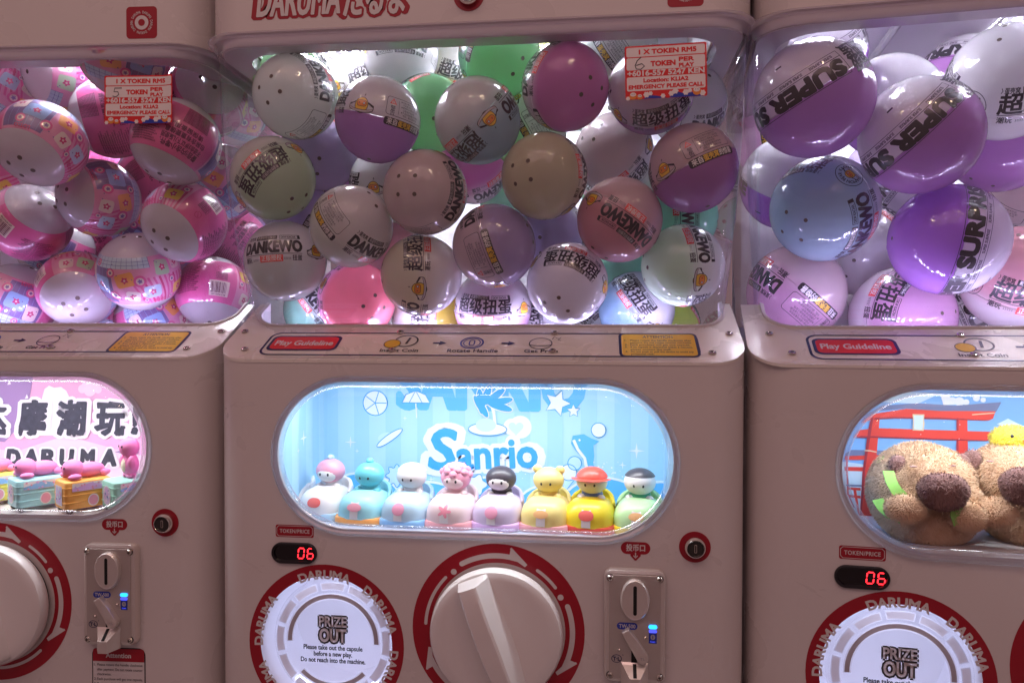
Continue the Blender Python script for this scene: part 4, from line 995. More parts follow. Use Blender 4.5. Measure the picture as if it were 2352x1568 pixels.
B(355, 415, 92, -30, 0, 60, label='pink small-print capsule behind, left of the four-hole capsule')
B(330, 180, 84, 100, 10, 40, label='pink capsule behind the left case sticker, near the top')
B(130, 575, 86, 240, 10, 30, label='violet capsule deep in the gap at the left case centre', )
B(255, 745, 84, 150, 10, 200, label='pale capsule lying on the light strip in left case')
B(530, 250, 84, 140, 10, 20, label='carded capsule against the right wall of left case')
B(545, 560, 84, -30, 10, 120, label='pink capsule squeezed at the right wall of left case')
B(330, 520, 84, 200, 0, 120, label='violet capsule in the gap right of the carded one, left case')
# right case
def Q(k, *a, **kw): capsule('right', k, *a, **kw)
Q('B', 1868, 227, 131, -8, 3, 152, 'purple', 'white', .02, 'big white over purple capsule at upper left of right case, lettering upside down')
Q('B', 2113, 312, 136, 8, -4, 139, 'purple', 'white', .02, 'biggest white and purple capsule with diagonal lettering, centre of right case')
Q('A2', 1893, 480, 132, 48, 52, -118, 'blue', 'white', .3, 'big grey blue capsule with a plain face, left of right case')
Q('B', 2177, 551, 135, 64, 12, -78, 'violet', 'white', .02, 'big purple capsule with white right side and vertical lettering, lower right case')
Q('A2', 1812, 672, 122, -62, 4, 222, 'palepink', 'blush', .35, 'big blush pink capsule at the lower left of right case')
Q('A2', 2060, 738, 118, 170, 34, 100, 'palepink', 'white', .2, 'big pale pink capsule at the bottom of right case, half behind the lit strip')
Q('A2', 2312, 190, 118, 95, 34, 10, 'white', 'white', .1, 'big plain white capsule at the upper right corner of the frame')
Q('B', 2300, 325, 116, -84, 22, 205, 'purple', 'white', .02, 'purple and white capsule with four stacked characters at the right edge')
Q('B', 2045, 245, 92, 180, 0, 0, 'white', 'violet', .02, 'white over purple capsule far behind, right of the upper left one')
Q('B', 1785, 420, 100, 200, 20, 20, 'white', 'violet', .02, 'purple capsule behind, at the left wall of right case')
Q('A2', 1985, 575, 104, 30, -58, 60, 'white', 'white', .1, 'white capsule between the grey blue and the big purple one')
Q('A2', 2338, 640, 118, 110, 30, 20, 'pink', 'white', .25, 'pink and white capsule at the bottom right corner of the right case')
Q('A2', 2352, 420, 118, 270, 60, 40, 'blush', 'white', .3, 'blush capsule at the right edge of the frame, below the stacked characters')
Q('A2', 1752, 545, 98, 72, 6, 30, 'white', 'white', .1, 'white capsule with round badge emblem behind, at the left wall of right case')
Q('B', 2240, 735, 104, -30, -10, 70, 'white', 'white', .1, 'white capsule with large letters lying at the bottom, right of the pale pink one')
Q('B', 2300, 500, 104, 40, 40, 130, 'violet', 'violet', .1, 'deep violet capsule in the dark gap at the far right')
Q('A2', 2040, 420, 100, 10, 10, 130, 'white', 'lavender', .1, 'lavender capsule with brand word behind the biggest one')
Q('A2', 1930, 705, 98, 10, 40, 130, 'white', 'lavender', .1, 'lavender capsule low behind, between the two pink ones')

# more of the left and right piles, low and at the back
B(560, 420, 84, 200, 0, 40, label='printed capsule behind the case corner, right of the bright pink one')
B(385, 150, 84, 200, 8, 10, label='violet capsule high at the back, right of the left case sticker')
B(250, 400, 84, 10, 0, 100, label='text side pink capsule in the gap above the centre carded one')
B(30, 420, 84, 100, 30, 60, label='striped capsule in the gap at the left frame edge')
B(430, 640, 84, 240, 20, 70, label='violet capsule low in the gap beside the barcode one')
B(560, 690, 84, 120, -60, 0, label='white four-hole cap low at the right corner of left case')
Q('A2', 2060, 640, 100, 203, 10, 40, 'mint', 'white', .3, 'mint capsule in the low gap right of the grey blue one')
Q('A2', 1775, 330, 100, 268, 10, 80, 'white', 'palepink', .3, 'white and pink capsule at the left wall, under the upper left one')
Q('B', 1960, 130, 100, 60, -20, 170, 'violet', 'white', .02, 'white and violet capsule high behind the upper left one')
A(560, 340, 80, 60, 30, 30, 'white', 'pink', .3, 'pink capsule behind the left corner of middle case')
A(700, 480, 80, 250, 0, 120, 'white', 'lavender', .3, 'lavender capsule in the gap between the two left edge ones')
A(1660, 480, 80, 20, 50, 200, 'white', 'sky', .3, 'sky blue capsule in the gap under the right edge purple one')
B(205, 560, 84, -30, 0, 60, label='small-print pink capsule in the bright gap at the heart of the left case')
B(590, 300, 84, 10, 0, 30, label='small-print pink capsule near the right wall of left case, upper part')
B(590, 470, 84, 150, 10, 10, label='carded capsule near the right wall of left case, lower part')
B(300, 330, 84, 20, 0, 200, label='pink capsule squeezed right behind the two capsules below the sticker')
B(480, 560, 84, 200, 0, 20, label='violet capsule between the four-hole one and the right barcode one')
B(170, 380, 84, 30, 0, 20, label='magenta text capsule behind the two left upper capsules')
Q('A2', 1740, 470, 100, 20, 40, 60, 'white', 'palepink', .2, 'pale pink capsule at the left wall behind the grey blue one')
Q('B', 2230, 120, 100, 60, 30, 200, 'purple', 'white', .02, 'purple and white capsule high at the back right of the biggest one')
Q('A2', 2180, 420, 100, 60, 30, 100, 'white', 'palepink', .2, 'pale pink capsule in the gap right of the biggest one')
A(1195, 345, 80, 10, -30, 60, 'white', 'purple', .1, 'purple capsule in the gap left of the cream one')
A(920, 360, 80, 100, 20, 20, 'white', 'mint', .2, 'mint capsule in the gap above the blush one with two holes')
A(1520, 470, 80, 200, 20, 20, 'white', 'green', .2, 'green capsule in the gap beside the right edge purple one')
A(560, 480, 80, 200, 50, 20, 'white', 'lavender', .2, 'lavender capsule behind the left wall between two front ones')
def minY(z, R):
    return max(coverY(z+R*math.sin(t))+R*math.cos(t) for t in np.linspace(-1.3, 1.3, 15))+.12
def place_capsules():
    """each capsule settles against the clear cover or against the capsules in front of it"""
    done = {'left': [], 'mid': [], 'right': []}; keep = []
    spiral = [(0, 0)]+[(q*math.cos(a), q*math.sin(a)) for q in range(8, 150, 8) for a in np.arange(0, 6.28, 6.28/max(8, q//4))]
    for c in CAPS:
        CW[0] = WC[c['m']]; R = c['R'] = RAD[c['k']]; placed = done[c['m']]; best = None
        PP = np.array([p for p, r in placed]).reshape(-1, 3); RR = np.array([r for p, r in placed])
        for du, dv in spiral:
            off = math.hypot(du, dv)
            if best and best[0] < off: break
            d = ray(c['px']+du, c['py']+dv); d = d/np.linalg.norm(d)
            t = 62.0
            for _ in range(240):
                p = CAM+d*t; q = to_local(c['m'], p)
                if q[1] < minY(q[2], R): t += max(.05, (minY(q[2], R)-q[1])*.6); continue
                if len(RR):
                    D = np.linalg.norm(PP-p, axis=1)-RR-R-.04
                    if D.min() < 0: t += max(.05, -D.min()*.5); continue
                break
            q = to_local(c['m'], CAM+d*t)
            bad = q[1] > YB-R-.2 or q[2]-R < ZF or abs(q[0])+R > coverW(q[2])+.05 or q[2]+R > ZC-.3
            if bad: continue
            cost = off+max(0, q[1]-5)*1.5
            if best is None or cost < best[0]: best = (cost, d, t, q)
        if best is None: print('  dropped', c['label']); continue
        c['d'], c['t'] = best[1], best[2]; p = CAM+best[1]*best[2]; placed.append((p, R)); keep.append(c)
        if best[0] > 22: print('  moved', round(best[0]), c['label'][:60], best[3].round(1))
    CAPS[:] = keep
def build_capsules():
    wm = {'A': wrap(print_a(), RAD['A'], 'printed_wrap'), 'A2': wrap(print_a(True), RAD['A2'], 'printed_wrap'), 'B': wrap(print_b(), RAD['B'], 'printed_wrap'), 'C': wrap(print_c(), RAD['C'], 'printed_wrap')}
    HO = {'A': (4, 17, .22), 'A2': (4, 17, .22), 'B': (4, 17, .2), 'C': (4, 15, .26)}
    names = {'mid': 'capsules in the middle machine', 'left': 'pink capsules in the left machine', 'right': 'big capsules in the right machine'}
    for c in CAPS:
        P = CAM+c['d']*c['t']
        e = empty('prize_capsule', P, c['label'], 'capsule', names[c['m']])
        N = -c['d']; up = -CD-N*np.dot(-CD, N); up /= np.linalg.norm(up); rt = np.cross(up, N)
        T = math.cos(R_(c['roll']))*up+math.sin(R_(c['roll']))*rt; E = np.cross(T, N)
        lo, la = R_(c['lon']), R_(c['lat'])
        n = np.array(sph(lo, la, 1)); t = np.array((-math.sin(la)*math.sin(lo), math.sin(la)*math.cos(lo), math.cos(la))); ee = np.array((math.cos(lo), math.sin(lo), 0))
        Rm = np.outer(E, ee)+np.outer(T, t)+np.outer(N, n)
        e.rotation_euler = Matrix([list(r) for r in Rm]).to_euler()
        mat = capsule_mat(c['cn'], c['cs'], c['soft'], c['R'])
        for up_ in (True, False):
            shared(('half', c['k'], mat, up_), lambda: half(c['R'], up_, mat, HO[c['k']]), 'upper_half' if up_ else 'lower_half', e)
        put('printed_wrap', wm[c['k']], e)
# ------------------------------------------------------------------ lit display windows: backdrops and sample toys
pbr('bd_sky', (.46, .72, .90), .5); pbr('bd_stripe', (.38, .66, .88), .5); pbr('bd_cyan', (.05, .36, .78), .5); pbr('bd_cyan2', (.11, .45, .82), .5); pbr('bd_white', (.82, .86, .92), .5); pbr('bd_pale', (.56, .78, .92), .5)
pbr('bd_pink', (.78, .42, .66), .5, var=.12, vscale=7); pbr('bd_violet', (.34, .22, .46), .5, var=.1, vscale=9); pbr('bd_blush', (.84, .62, .76), .5); pbr('bd_ink', (.045, .05, .075), .5, var=.6, vscale=160); pbr('bd_paper', (.84, .82, .88), .5)
pbr('bd_azure', (.22, .46, .84), .5, var=.15, vscale=6); pbr('bd_haze', (.62, .78, .90), .5); pbr('bd_torii', (.72, .06, .045), .5, var=.12, vscale=25); pbr('bd_torii_dark', (.34, .03, .05), .5); pbr('bd_slate', (.16, .19, .34), .5); pbr('bd_gold', (.74, .62, .42), .5)
pbr('floor_blue', (.50, .66, .88), .4); pbr('floor_map', (.80, .76, .74), .5, var=.25, vscale=40); pbr('floor_white', (.80, .79, .82), .5)
def bd_frame(Y): return frame((0, Y, 0), (1, 0, 0), (0, 0, 1), (0, -1, 0))
def outlined(k, pts, mat, lay, wd=.14, line='bd_white'):
    k.poly(pts, mat, lay); k.line(pts, wd, line, lay+1, closed=True)
def sparkle(k, x, y, r, mat='bd_white', lay=2): k.poly(star(r, r*.2, 4, x, y), mat, lay)
def U(m, Y=13.9):
    def f(px, py): p = at(px, py, Y, m); return (p[0], p[2])
    return f
def backdrop_mid():
    b = MB(); k = Ink(); u = U('mid')
    for i in range(-5, 6):
        k.poly(strips(i*3.9-.95, i*3.9+.95, -20.7, -4.6), 'bd_stripe', 0)
    x, y = u(1125, 905); k.text('SANRIO', x, y+1.2, 5.6, 'bd_cyan2', w=22, bold=.05, lay=1)
    x, y = u(1110, 1035)
    for bold, mat, lay in ((.135, 'bd_white', 3), (.03, 'bd_cyan', 5)):
        k.text('S', x-4.9, y+.1, 4.6, mat, bold=bold, shear=.12, lay=lay, w=3.0+bold*6); k.text('anrio', x+1.6, y-.25, 3.4, mat, bold=bold, lay=lay, w=9.2+bold*8, rot=3)
    for dx, r in ((4.4, 1.35), (3.4, 1.0)): k.poly(circ(r, 24, x+dx, y+2.9), 'bd_white', 3)
    k.poly([(x+3.9+.055*16*math.sin(t)**3, y+2.8+.055*(13*math.cos(t)-5*math.cos(2*t)-2*math.cos(3*t)-math.cos(4*t))) for t in np.linspace(0, 6.2, 28)], 'bd_pale', 6)
    # palm island
    x, y = u(1120, 985); outlined(k, ell(2.3, .75, 30, x, y), 'bd_white', 6, .1, 'bd_cyan'); k.poly(ell(1.2, .8, 24, x-.2, y+.5), 'bd_pale', 8)
    k.line([(x+.9, y+.6), (x+.75, y+2.0), (x+.35, y+3.2)], .35, 'bd_white', 7)
    for a in (-25, 20, 65, 115, 160, 205): k.poly(ell(1.62, .54, 18, x+.35+1.25*math.cos(R_(a)), y+3.3+.8*math.sin(R_(a))-.3*abs(math.cos(R_(a))), a*.6), 'bd_white', 8); k.poly(ell(1.5, .42, 18, x+.35+1.25*math.cos(R_(a)), y+3.3+.8*math.sin(R_(a))-.3*abs(math.cos(R_(a))), a*.6), 'bd_cyan', 9)
    # plain seaside shapes: beach balls, surf board, shells, dolphin, ices
    x, y = u(862, 925); outlined(k, circ(1.5, 28, x, y), 'bd_white', 3, .12, 'bd_cyan')
    for a in (0, 72, 144, 216, 288): k.line([(x, y), (x+1.4*math.cos(R_(a)), y+1.4*math.sin(R_(a)))], .1, 'bd_cyan', 5)
    x, y = u(955, 925); outlined(k, [(x-1.7, y), (x-1.2, y+1.0), (x, y+1.5), (x+1.2, y+1.0), (x+1.7, y)], 'bd_white', 3, .12, 'bd_cyan'); k.line([(x, y), (x+.1, y-1.8)], .14, 'bd_white', 3)
    for dx in (-.8, .8): k.line([(x+dx, y), (x, y+1.5)], .08, 'bd_cyan', 5)
    x, y = u(895, 1005); outlined(k, ell(1.9, .42, 30, x, y, 35), 'bd_white', 3, .1, 'bd_cyan'); k.poly(ell(.9, .5, 20, x-.6, y+.1, 20), 'bd_pale', 2)
    x, y = u(1280, 925); outlined(k, star(1.6, .8, 5, x, y, 70), 'bd_white', 3, .12, 'bd_cyan'); outlined(k, star(.8, .4, 5, x+1.9, y-.9, 20), 'bd_white', 3, .1, 'bd_cyan')
    x, y = u(1345, 1030); D = [(-1.5, 1.5), (-1.7, .6), (-1.2, -.2), (-.5, -.9), (.0, -2.0), (.0, -2.9), (.55, -2.5), (1.3, -2.4), (.9, -1.8), (1.0, -.8), (.9, .4), (1.6, .9), (.7, 1.2), (-.2, 1.7)]
    k.poly([(x+a, y+c) for a, c in D], 'bd_cyan2', 3); k.line([(x-1.4, y+1.0), (x-.9, y-.1), (x-.1, y-1.1), (x+.1, y-2.1)], .34, 'bd_white', 4); k.poly(circ(.12, 10, x-.7, y+1.0), 'bd_white', 5)
    outlined(k, circ(.85, 22, x+1.5, y+2.2), 'bd_white', 3, .1, 'bd_cyan')
    x, y = u(912, 1092); outlined(k, flower(1.2, .22, 8, x, y, 40), 'bd_pale', 3, .1, 'bd_cyan'); outlined(k, flower(.8, .15, 8, x+1.9, y-.2, 30), 'bd_white', 3, .1, 'bd_cyan')
    x, y = u(1310, 1100)
    outlined(k, [(x-1.0, y), (x+.8, y+.4), (x-.7, y-1.6)], 'bd_pale', 3, .1, 'bd_cyan'); outlined(k, circ(.95, 22, x-.2, y+.8), 'bd_white', 4, .1, 'bd_cyan'); outlined(k, circ(.8, 22, x+.5, y+1.9), 'bd_pale', 4, .1, 'bd_cyan')
    x, y = u(1095, 1112); outlined(k, flower(1.1, .2, 5, x, y, 30), 'bd_white', 3, .1, 'bd_cyan')
    for px, py, r in ((805, 1015, .75), (820, 1035, .3), (1462, 1035, .95), (1430, 1068, .45), (930, 960, .3), (1240, 1085, .5), (990, 1100, .4), (1030, 1088, .4)): sparkle(k, *u(px, py), r)
    rnd = random.Random(5)
    for i in range(60): k.poly(circ(.05+.07*rnd.random(), 6, *u(1000+rnd.random()*430, 1060+rnd.random()*40)), 'bd_white', 2)
    # rolling waves along the foot
    for i, (cx, r, h) in enumerate(((-15.5, 4.6, 3.2), (-7.5, 4.0, 2.3), (-.5, 4.6, 3.0), (7.2, 3.6, 2.3), (13.5, 4.8, 3.3), (20, 3.5, 3))):
        k.poly(ell(r+.28, h+.28, 36, cx, -20.8), 'bd_white', 1+i % 2); k.poly(ell(r, h, 36, cx, -20.8), 'bd_cyan2', 2+i % 2)
    b.ink(k, bd_frame(13.97), .02, .02)
    # side walls carry the same stripes and a pair of stars
    for sx in (-1, 1):
        q = Ink()
        for yy in (2.4, 6.3, 10.2): q.poly(strips(yy, yy+1.9, -20.7, -4.6), 'bd_stripe', 0)
        sparkle(q, 7.5, -12.4, 1.0); sparkle(q, 6.0, -13.6, .4); q.poly(ell(4, 2.4, 30, 12, -20.8), 'bd_white', 1); q.poly(ell(3.7, 2.1, 30, 12, -20.8), 'bd_cyan2', 2)
        b.ink(q, frame((sx*20.28, 0, 0), (0, 1, 0), (0, 0, 1), (-sx, 0, 0)), .01, .006)
    return b
def brush_text(k, t, x, y, h, w, lay=4, bold=.05):
    bold += .015; kw = dict(rough=.022, shear=.1)
    k.text(t, x, y, h, 'bd_paper', w=w*1.1, bold=bold+.09, lay=lay, **kw); k.text(t, x, y, h, 'bd_paper', w=w*1.08, bold=bold+.05, lay=lay, **kw); k.text(t, x, y, h, 'bd_ink', w=w, bold=bold, lay=lay+2, **kw)
def backdrop_left():
    b = MB(); k = Ink(); u = U('left')
    k.poly([(-20, -4.6), u(75, 865), u(60, 960), u(10, 1015), (-20, -13)], 'bd_violet', 0)
    P = [u(*p) for p in ((52, 960), (70, 945), (95, 918), (102, 893), (112, 885), (124, 890), (140, 888), (152, 897), (165, 925), (200, 965), (190, 1000), (60, 1000))]
    k.poly(P, 'bd_paper', 1)
    k.poly([(-20, -20.7), (-20, -15), u(40, 1035), u(150, 1000), u(320, 1045), (20, -16), (20, -20.7)], 'bd_blush', 1)
    x, y = u(206, 893)
    for dx, dy, r in ((-1.0, 0, .55), (-.4, .35, .7), (.5, .2, .65), (1.1, -.05, .5), (0, -.15, .8)): k.poly(circ(r, 18, x+dx, y+dy), 'bd_blush', 2)
    for ch, px in (('达', -18), ('摩', 76), ('潮', 165), ('玩', 254)):
        x, y = u(px, 962); brush_text(k, ch, x, y, 3.15, 3.7, 4, .03)
    x, y = u(311, 962); brush_text(k, '!', x, y, 3.4, .5, 4, .03)
    for ch, px in zip('DARUMA', (31, 71, 111, 154, 202, 250)):
        x, y = u(px, 1050); brush_text(k, ch, x, y, 1.95, 1.7, 4, .05)
    x, y = u(285, 1050); k.poly([(x-1.2, y+.7), (x, y+1.0), (x+1.8, y+1.7), (x+1.9, y+.6), (x+.3, y+.3)], 'bd_violet', 2); k.poly(para(.5, .6, x+.4, y-.2), 'bd_violet', 2)
    x, y = u(272, 1108); k.poly(para(.1, .8, x, y), 'bd_violet', 2); k.poly(para(.1, .8, x+.7, y), 'bd_violet', 2); k.poly(para(.6, .1, x+.35, y+.6), 'bd_violet', 2)
    for px, py in ((60, 912), (200, 880), (20, 880)): k.poly([(u(px, py)[0]-.2, u(px, py)[1]-.2), (u(px, py)[0]+.3, u(px, py)[1]-.1), (u(px, py)[0]+.1, u(px, py)[1]+.4)], 'bd_paper', 2)
    b.ink(k, bd_frame(13.97), .02, .02); return b
def backdrop_right():
    b = MB(); k = Ink(); u0 = U('right')
    u = lambda x, y: u0((x/2.2404+3300)/1.7143, (y/2.2404+1500)/1.7143)
    Pg = lambda pts: [u(*p) for p in pts]
    k.poly(Pg([(0, 700), (400, 760), (900, 640), (1700, 560), (2200, 560), (2200, 1700), (0, 1700)]), 'bd_haze', 0)
    k.poly(Pg([(60, 260), (300, 180), (700, 200), (900, 110), (560, 90), (200, 140)]), 'bd_haze', 1)
    for x, y, r in ((960, 150, 30), (1010, 175, 34), (1070, 180, 40), (1130, 185, 26), (1220, 150, 28), (1280, 165, 22), (1900, 170, 40), (2000, 190, 50)): k.poly(circ(r/82., 16, *u(x, y)), 'bd_white', 2)
    k.poly(Pg([(900, 110), (930, 210), (1150, 205), (1000, 160)]), 'bd_white', 1)
    # far gate
    k.poly(Pg([(60, 640), (120, 605), (560, 615), (560, 645), (70, 660)]), 'bd_slate', 1); k.poly(Pg([(60, 660), (560, 645), (560, 690), (60, 695)]), 'bd_torii', 1)
    k.poly(Pg([(55, 755), (420, 760), (420, 800), (60, 790)]), 'bd_torii', 1); k.poly(Pg([(70, 690), (85, 690), (95, 1000), (80, 1000)]), 'bd_torii', 1)
    k.poly(Pg([(70, 910), (210, 915), (210, 930), (75, 925)]), 'bd_slate', 1); k.poly(Pg([(85, 935), (200, 940), (200, 965), (90, 955)]), 'bd_torii', 2); k.poly(Pg([(90, 1000), (200, 1010), (200, 1035), (95, 1022)]), 'bd_torii', 1)
    k.poly(Pg([(135, 960), (160, 960), (195, 1190), (170, 1150)]), 'bd_torii', 1); k.poly(Pg([(85, 1000), (95, 1000), (150, 1120), (135, 1110)]), 'bd_torii', 1)
    # great gate
    k.poly(Pg([(195, 370), (250, 290), (400, 215), (700, 195), (1040, 215), (1440, 185), (1395, 270), (900, 265), (600, 240), (350, 265)]), 'bd_slate', 2)
    k.poly(Pg([(200, 375), (300, 290), (600, 243), (900, 262), (1390, 265), (1365, 330), (1330, 345), (900, 320), (500, 315), (330, 322)]), 'bd_torii', 3)
    k.poly(Pg([(330, 322), (500, 315), (900, 320), (1330, 345), (1300, 348), (900, 335), (500, 328), (310, 340)]), 'bd_torii_dark', 4)
    k.poly(Pg([(130, 500), (180, 430), (340, 413), (1340, 445), (1358, 490), (1330, 522), (1000, 510), (340, 485), (200, 480)]), 'bd_torii', 4)
    k.poly(Pg([(200, 480), (340, 485), (1000, 508), (1330, 522), (1310, 526), (1000, 520), (340, 497), (150, 500)]), 'bd_torii_dark', 5)
    k.poly(Pg([(290, 320), (368, 312), (335, 700), (300, 1250), (190, 1200), (215, 800), (265, 430)]), 'bd_torii', 3)
    k.poly(Pg([(335, 700), (368, 312), (345, 312), (310, 700), (270, 1235), (300, 1250)]), 'bd_torii', 4); k.poly(Pg([(290, 320), (310, 318), (240, 760), (205, 1205), (190, 1200), (215, 800), (265, 430)]), 'bd_torii_dark', 5)
    k.line(Pg([(232, 610), (280, 612), (338, 625)]), .12, 'bd_gold', 6)
    k.poly(Pg([(1045, 325), (1140, 325), (1150, 900), (1160, 1500), (1040, 1500), (1042, 800)]), 'bd_torii', 3); k.poly(Pg([(1045, 325), (1062, 325), (1060, 900), (1060, 1500), (1040, 1500), (1042, 800)]), 'bd_torii_dark', 4)
    k.poly(Pg([(655, 290), (760, 292), (755, 345), (762, 365), (752, 437), (655, 432), (660, 360)]), 'bd_gold', 6); k.poly(Pg([(668, 302), (748, 304), (742, 425), (668, 420)]), 'bd_haze', 7)
    k.line(Pg([(1180, 295), (1380, 280)]), .1, 'bd_gold', 5)
    k.poly(Pg([(1400, 380), (1500, 330), (1640, 400), (2100, 420), (1700, 460)]), 'bd_haze', 1)
    rnd = random.Random(2)
    for i in range(26): k.poly(circ(.05, 6, *u(60+rnd.random()*1500, 200+rnd.random()*1000)), 'bd_white', 7)
    k.poly(Pg([(1700, 700), (1900, 500), (2150, 620), (2300, 900), (1700, 900)]), 'bd_white', 1)
    b.ink(k, bd_frame(13.97), .02, .02); return b

# --- bumper-car toys with plain round dolls
def sup(v, p): return math.copysign(abs(v)**p, v)
CA, CB, CC_ = 2.3, 2.75, 2.6
def car_body(mat):
    b = MB(); rings = []
    for i in range(11):
        la = R_(90*i/10); cl, sl = max(1e-4, math.cos(la))**.62, math.sin(la)**.72 if i else 0
        rings.append([(CA*cl*sup(math.cos(2*math.pi*k/40), .62), -.55+CB*cl*sup(math.sin(2*math.pi*k/40), .62), .62+CC_*sl) for k in range(40)])
    b.loft(rings, mat); return b
def car_cowl(mat):
    b = MB(); P = []
    for k in range(25):
        a = math.pi*k/24; P.append((math.cos(a), math.sin(a), 2.5+1.25*math.sin(a)**.8))
    sec = [(2.22, -9), (2.26, -.5), (2.16, -.1), (1.98, 0), (1.8, -.12), (1.72, -.5), (1.66, -9)]
    rings = [[(x*r, .1+y*(r+.45), max(.7, z+h)) for r, h in sec] for x, y, z in P]
    b.loft(rings, mat, closed=False); b.fill([[(1.7*math.cos(t), .1+2.1*math.sin(t)) for t in np.linspace(0, math.pi, 16)]], 1.6, mat, lambda u, v, w: (u, v, w)); return b
def car_bumper(mat):
    b = MB(); b.slab(lambda i: rrect(2.5-i, 3.2-i, 1.3, 8), .06, .78, .24, mat, lambda u, v, w: (u, v-.1, w)); return b
def car_decal(emb):
    def mk():
        b = MB(); k = Ink(); k.poly(strips(-.42, .42, .05, 2.2), 'toy_white', 0)
        for i in range(1, 6): k.items[-1:] = k.items[-1:]
        q = Ink(); q.poly({'round': circ(.62, 20), 'fish': ell(.75, .42, 20)+[(-.9, .3)], 'flower': flower(.5, .2, 5), 'apple': flower(.6, .1, 2), 'carrot': ell(.7, .4, 18)}[emb], 'emblem_'+emb, 2); q.move(0, 1.25); k.merge(q)
        def fn(u, v, w):
            zz = min(.97, v/CC_); q_ = (1-zz**2.75)
            yy = max(0.02, q_**1.15-abs(u/CA)**3.2)**(1/3.2)
            return (u, -.55-(CB+.03+w)*yy, .62+v+.02)
        bm = bmesh.new()
        for V, T, mat, lay in k.items:
            vs = [bm.verts.new((p[0], p[1], lay)) for p in V]
            for t in T:
                f = bm.faces.new([vs[i] for i in t]); f.material_index = b.mi(mat)
        for ax in (0, 1):
            for s_ in range(-6, 14):
                p = [0, 0, 0]; p[ax] = s_*.16; n = [0, 0, 0]; n[ax] = 1
                bmesh.ops.bisect_plane(bm, geom=bm.verts[:]+bm.edges[:]+bm.faces[:], dist=1e-5, plane_co=p, plane_no=n)
        bm.verts.index_update()
        for v in bm.verts: b.v.append(fn(v.co.x, v.co.y, .01+.012*v.co.z))
        for f in bm.faces: b.f.append(tuple(v.index for v in f.verts)); b.m.append(f.material_index); b.sm.append(True)
        bm.free(); return b
    return mk
def doll_head(hood, face, hat=None, hat_mat=None):
    def mk():
        b = MB(); b.ball((0, .25, 4.75), (1.5, 1.38, 1.36), hood, 28, 16)
        if face: b.ball((0, -.22, 4.5), (1.16, 1.02, .92), face, 24, 14)
        yy = -1.2 if face else -1.08
        for sx in (-.42, .42): b.ball((sx, yy+.06, 4.55), (.12, .08, .17), 'toy_black', 10, 6)
        if hat == 'curly':
            for i in range(26):
                a, e = i*2.4, R_(18+70*(i/26.)); b.ball((1.42*math.cos(e)*math.cos(a), .25+1.3*math.cos(e)*math.sin(a), 4.75+1.28*math.sin(e)), .42, hood, 10, 6)
        elif hat == 'cap':
            b.ball((0, .28, 4.95), (1.54, 1.42, 1.32), hat_mat, 28, 10, lat0=12); b.loft([[(1.5*math.cos(t)*q, -.2-1.35*math.sin(t)*q, 5.25-.1*q) for t in np.linspace(0, math.pi, 14)] for q in (.6, .95, 1.28)], hat_mat, closed=False)
        elif hat == 'ears':
            for sx in (-1, 1): b.ball((sx*1.12, .3, 5.85), (.46, .3, .46), hood, 14, 8)
        elif hat == 'hair':
            b.ball((0, .34, 4.9), (1.55, 1.42, 1.3), hat_mat, 28, 10, lat0=22)
        elif hat == 'bobble': b.ball((0, .3, 6.2), .38, hat_mat, 12, 8)
        return b
    return mk
def doll_body(shirt, hand):
    def mk():
        b = MB(); b.ball((0, .5, 3.1), (1.05, .9, 1.3), shirt, 20, 12)
        for sx in (-1, 1): b.ball((sx*.95, -.2, 3.05), (.4, .45, .4), hand, 14, 8)
        return b
    return mk
TOY = dict(toy_white=(.82, .80, .80), toy_pink=(.80, .36, .48), toy_palepink=(.82, .66, .68), toy_cyan=(.34, .72, .80), toy_teal=(.16, .60, .68), toy_sky=(.48, .70, .86), toy_blue=(.26, .52, .84), toy_lav=(.66, .58, .80), toy_violet=(.70, .46, .80),
           toy_charcoal=(.06, .055, .07), toy_yellow=(.86, .72, .26), toy_bright=(.88, .70, .03), toy_red=(.76, .09, .06), toy_green=(.50, .78, .40), toy_orange=(.84, .36, .10), toy_navy=(.10, .17, .46), toy_dgreen=(.05, .38, .20), toy_black=(.02, .02, .025), toy_rose=(.84, .40, .44),
           emblem_round=(.82, .36, .52), emblem_fish=(.82, .38, .48), emblem_flower=(.82, .30, .40), emblem_apple=(.78, .14, .12), emblem_carrot=(.86, .50, .22), case_cyan=(.38, .74, .78), case_orange=(.88, .46, .10), case_yellow=(.84, .74, .14), case_mint=(.36, .76, .62), plush_pink=(.82, .26, .52), plush_cream=(.82, .74, .58))
for n_, c_ in TOY.items(): pbr(n_, c_, .38 if not n_.startswith('plush') else .85, coat=.15 if not n_.startswith('plush') else 0)
def bumper_car(px, Yc, body, bump, hood, face, shirt, hand, emb, label, hat=None, hm=None, yawd=-9):
    Yc -= .3; p = at(px, 1200, Yc-2.5, 'mid')
    r = empty('bumper_car_toy', (p[0], Yc, -20.53), label, 'toy', 'bumper car toys in the blue display window', (0, 0, R_(yawd))); r.scale = (1.1, 1.05, .98)
    shared(('car_body', body), lambda: car_body(body), 'body', r); shared(('cowl', body), lambda: car_cowl(body), 'seat_back', r)
    shared(('bump', bump), lambda: car_bumper(bump), 'bumper', r); shared(('decal', emb), car_decal(emb), 'bonnet_print', r)
    d = put('doll', doll_body(shirt, hand)().mesh('doll'), r); put('head', doll_head(hood, face, hat, hm)().mesh('head'), d)
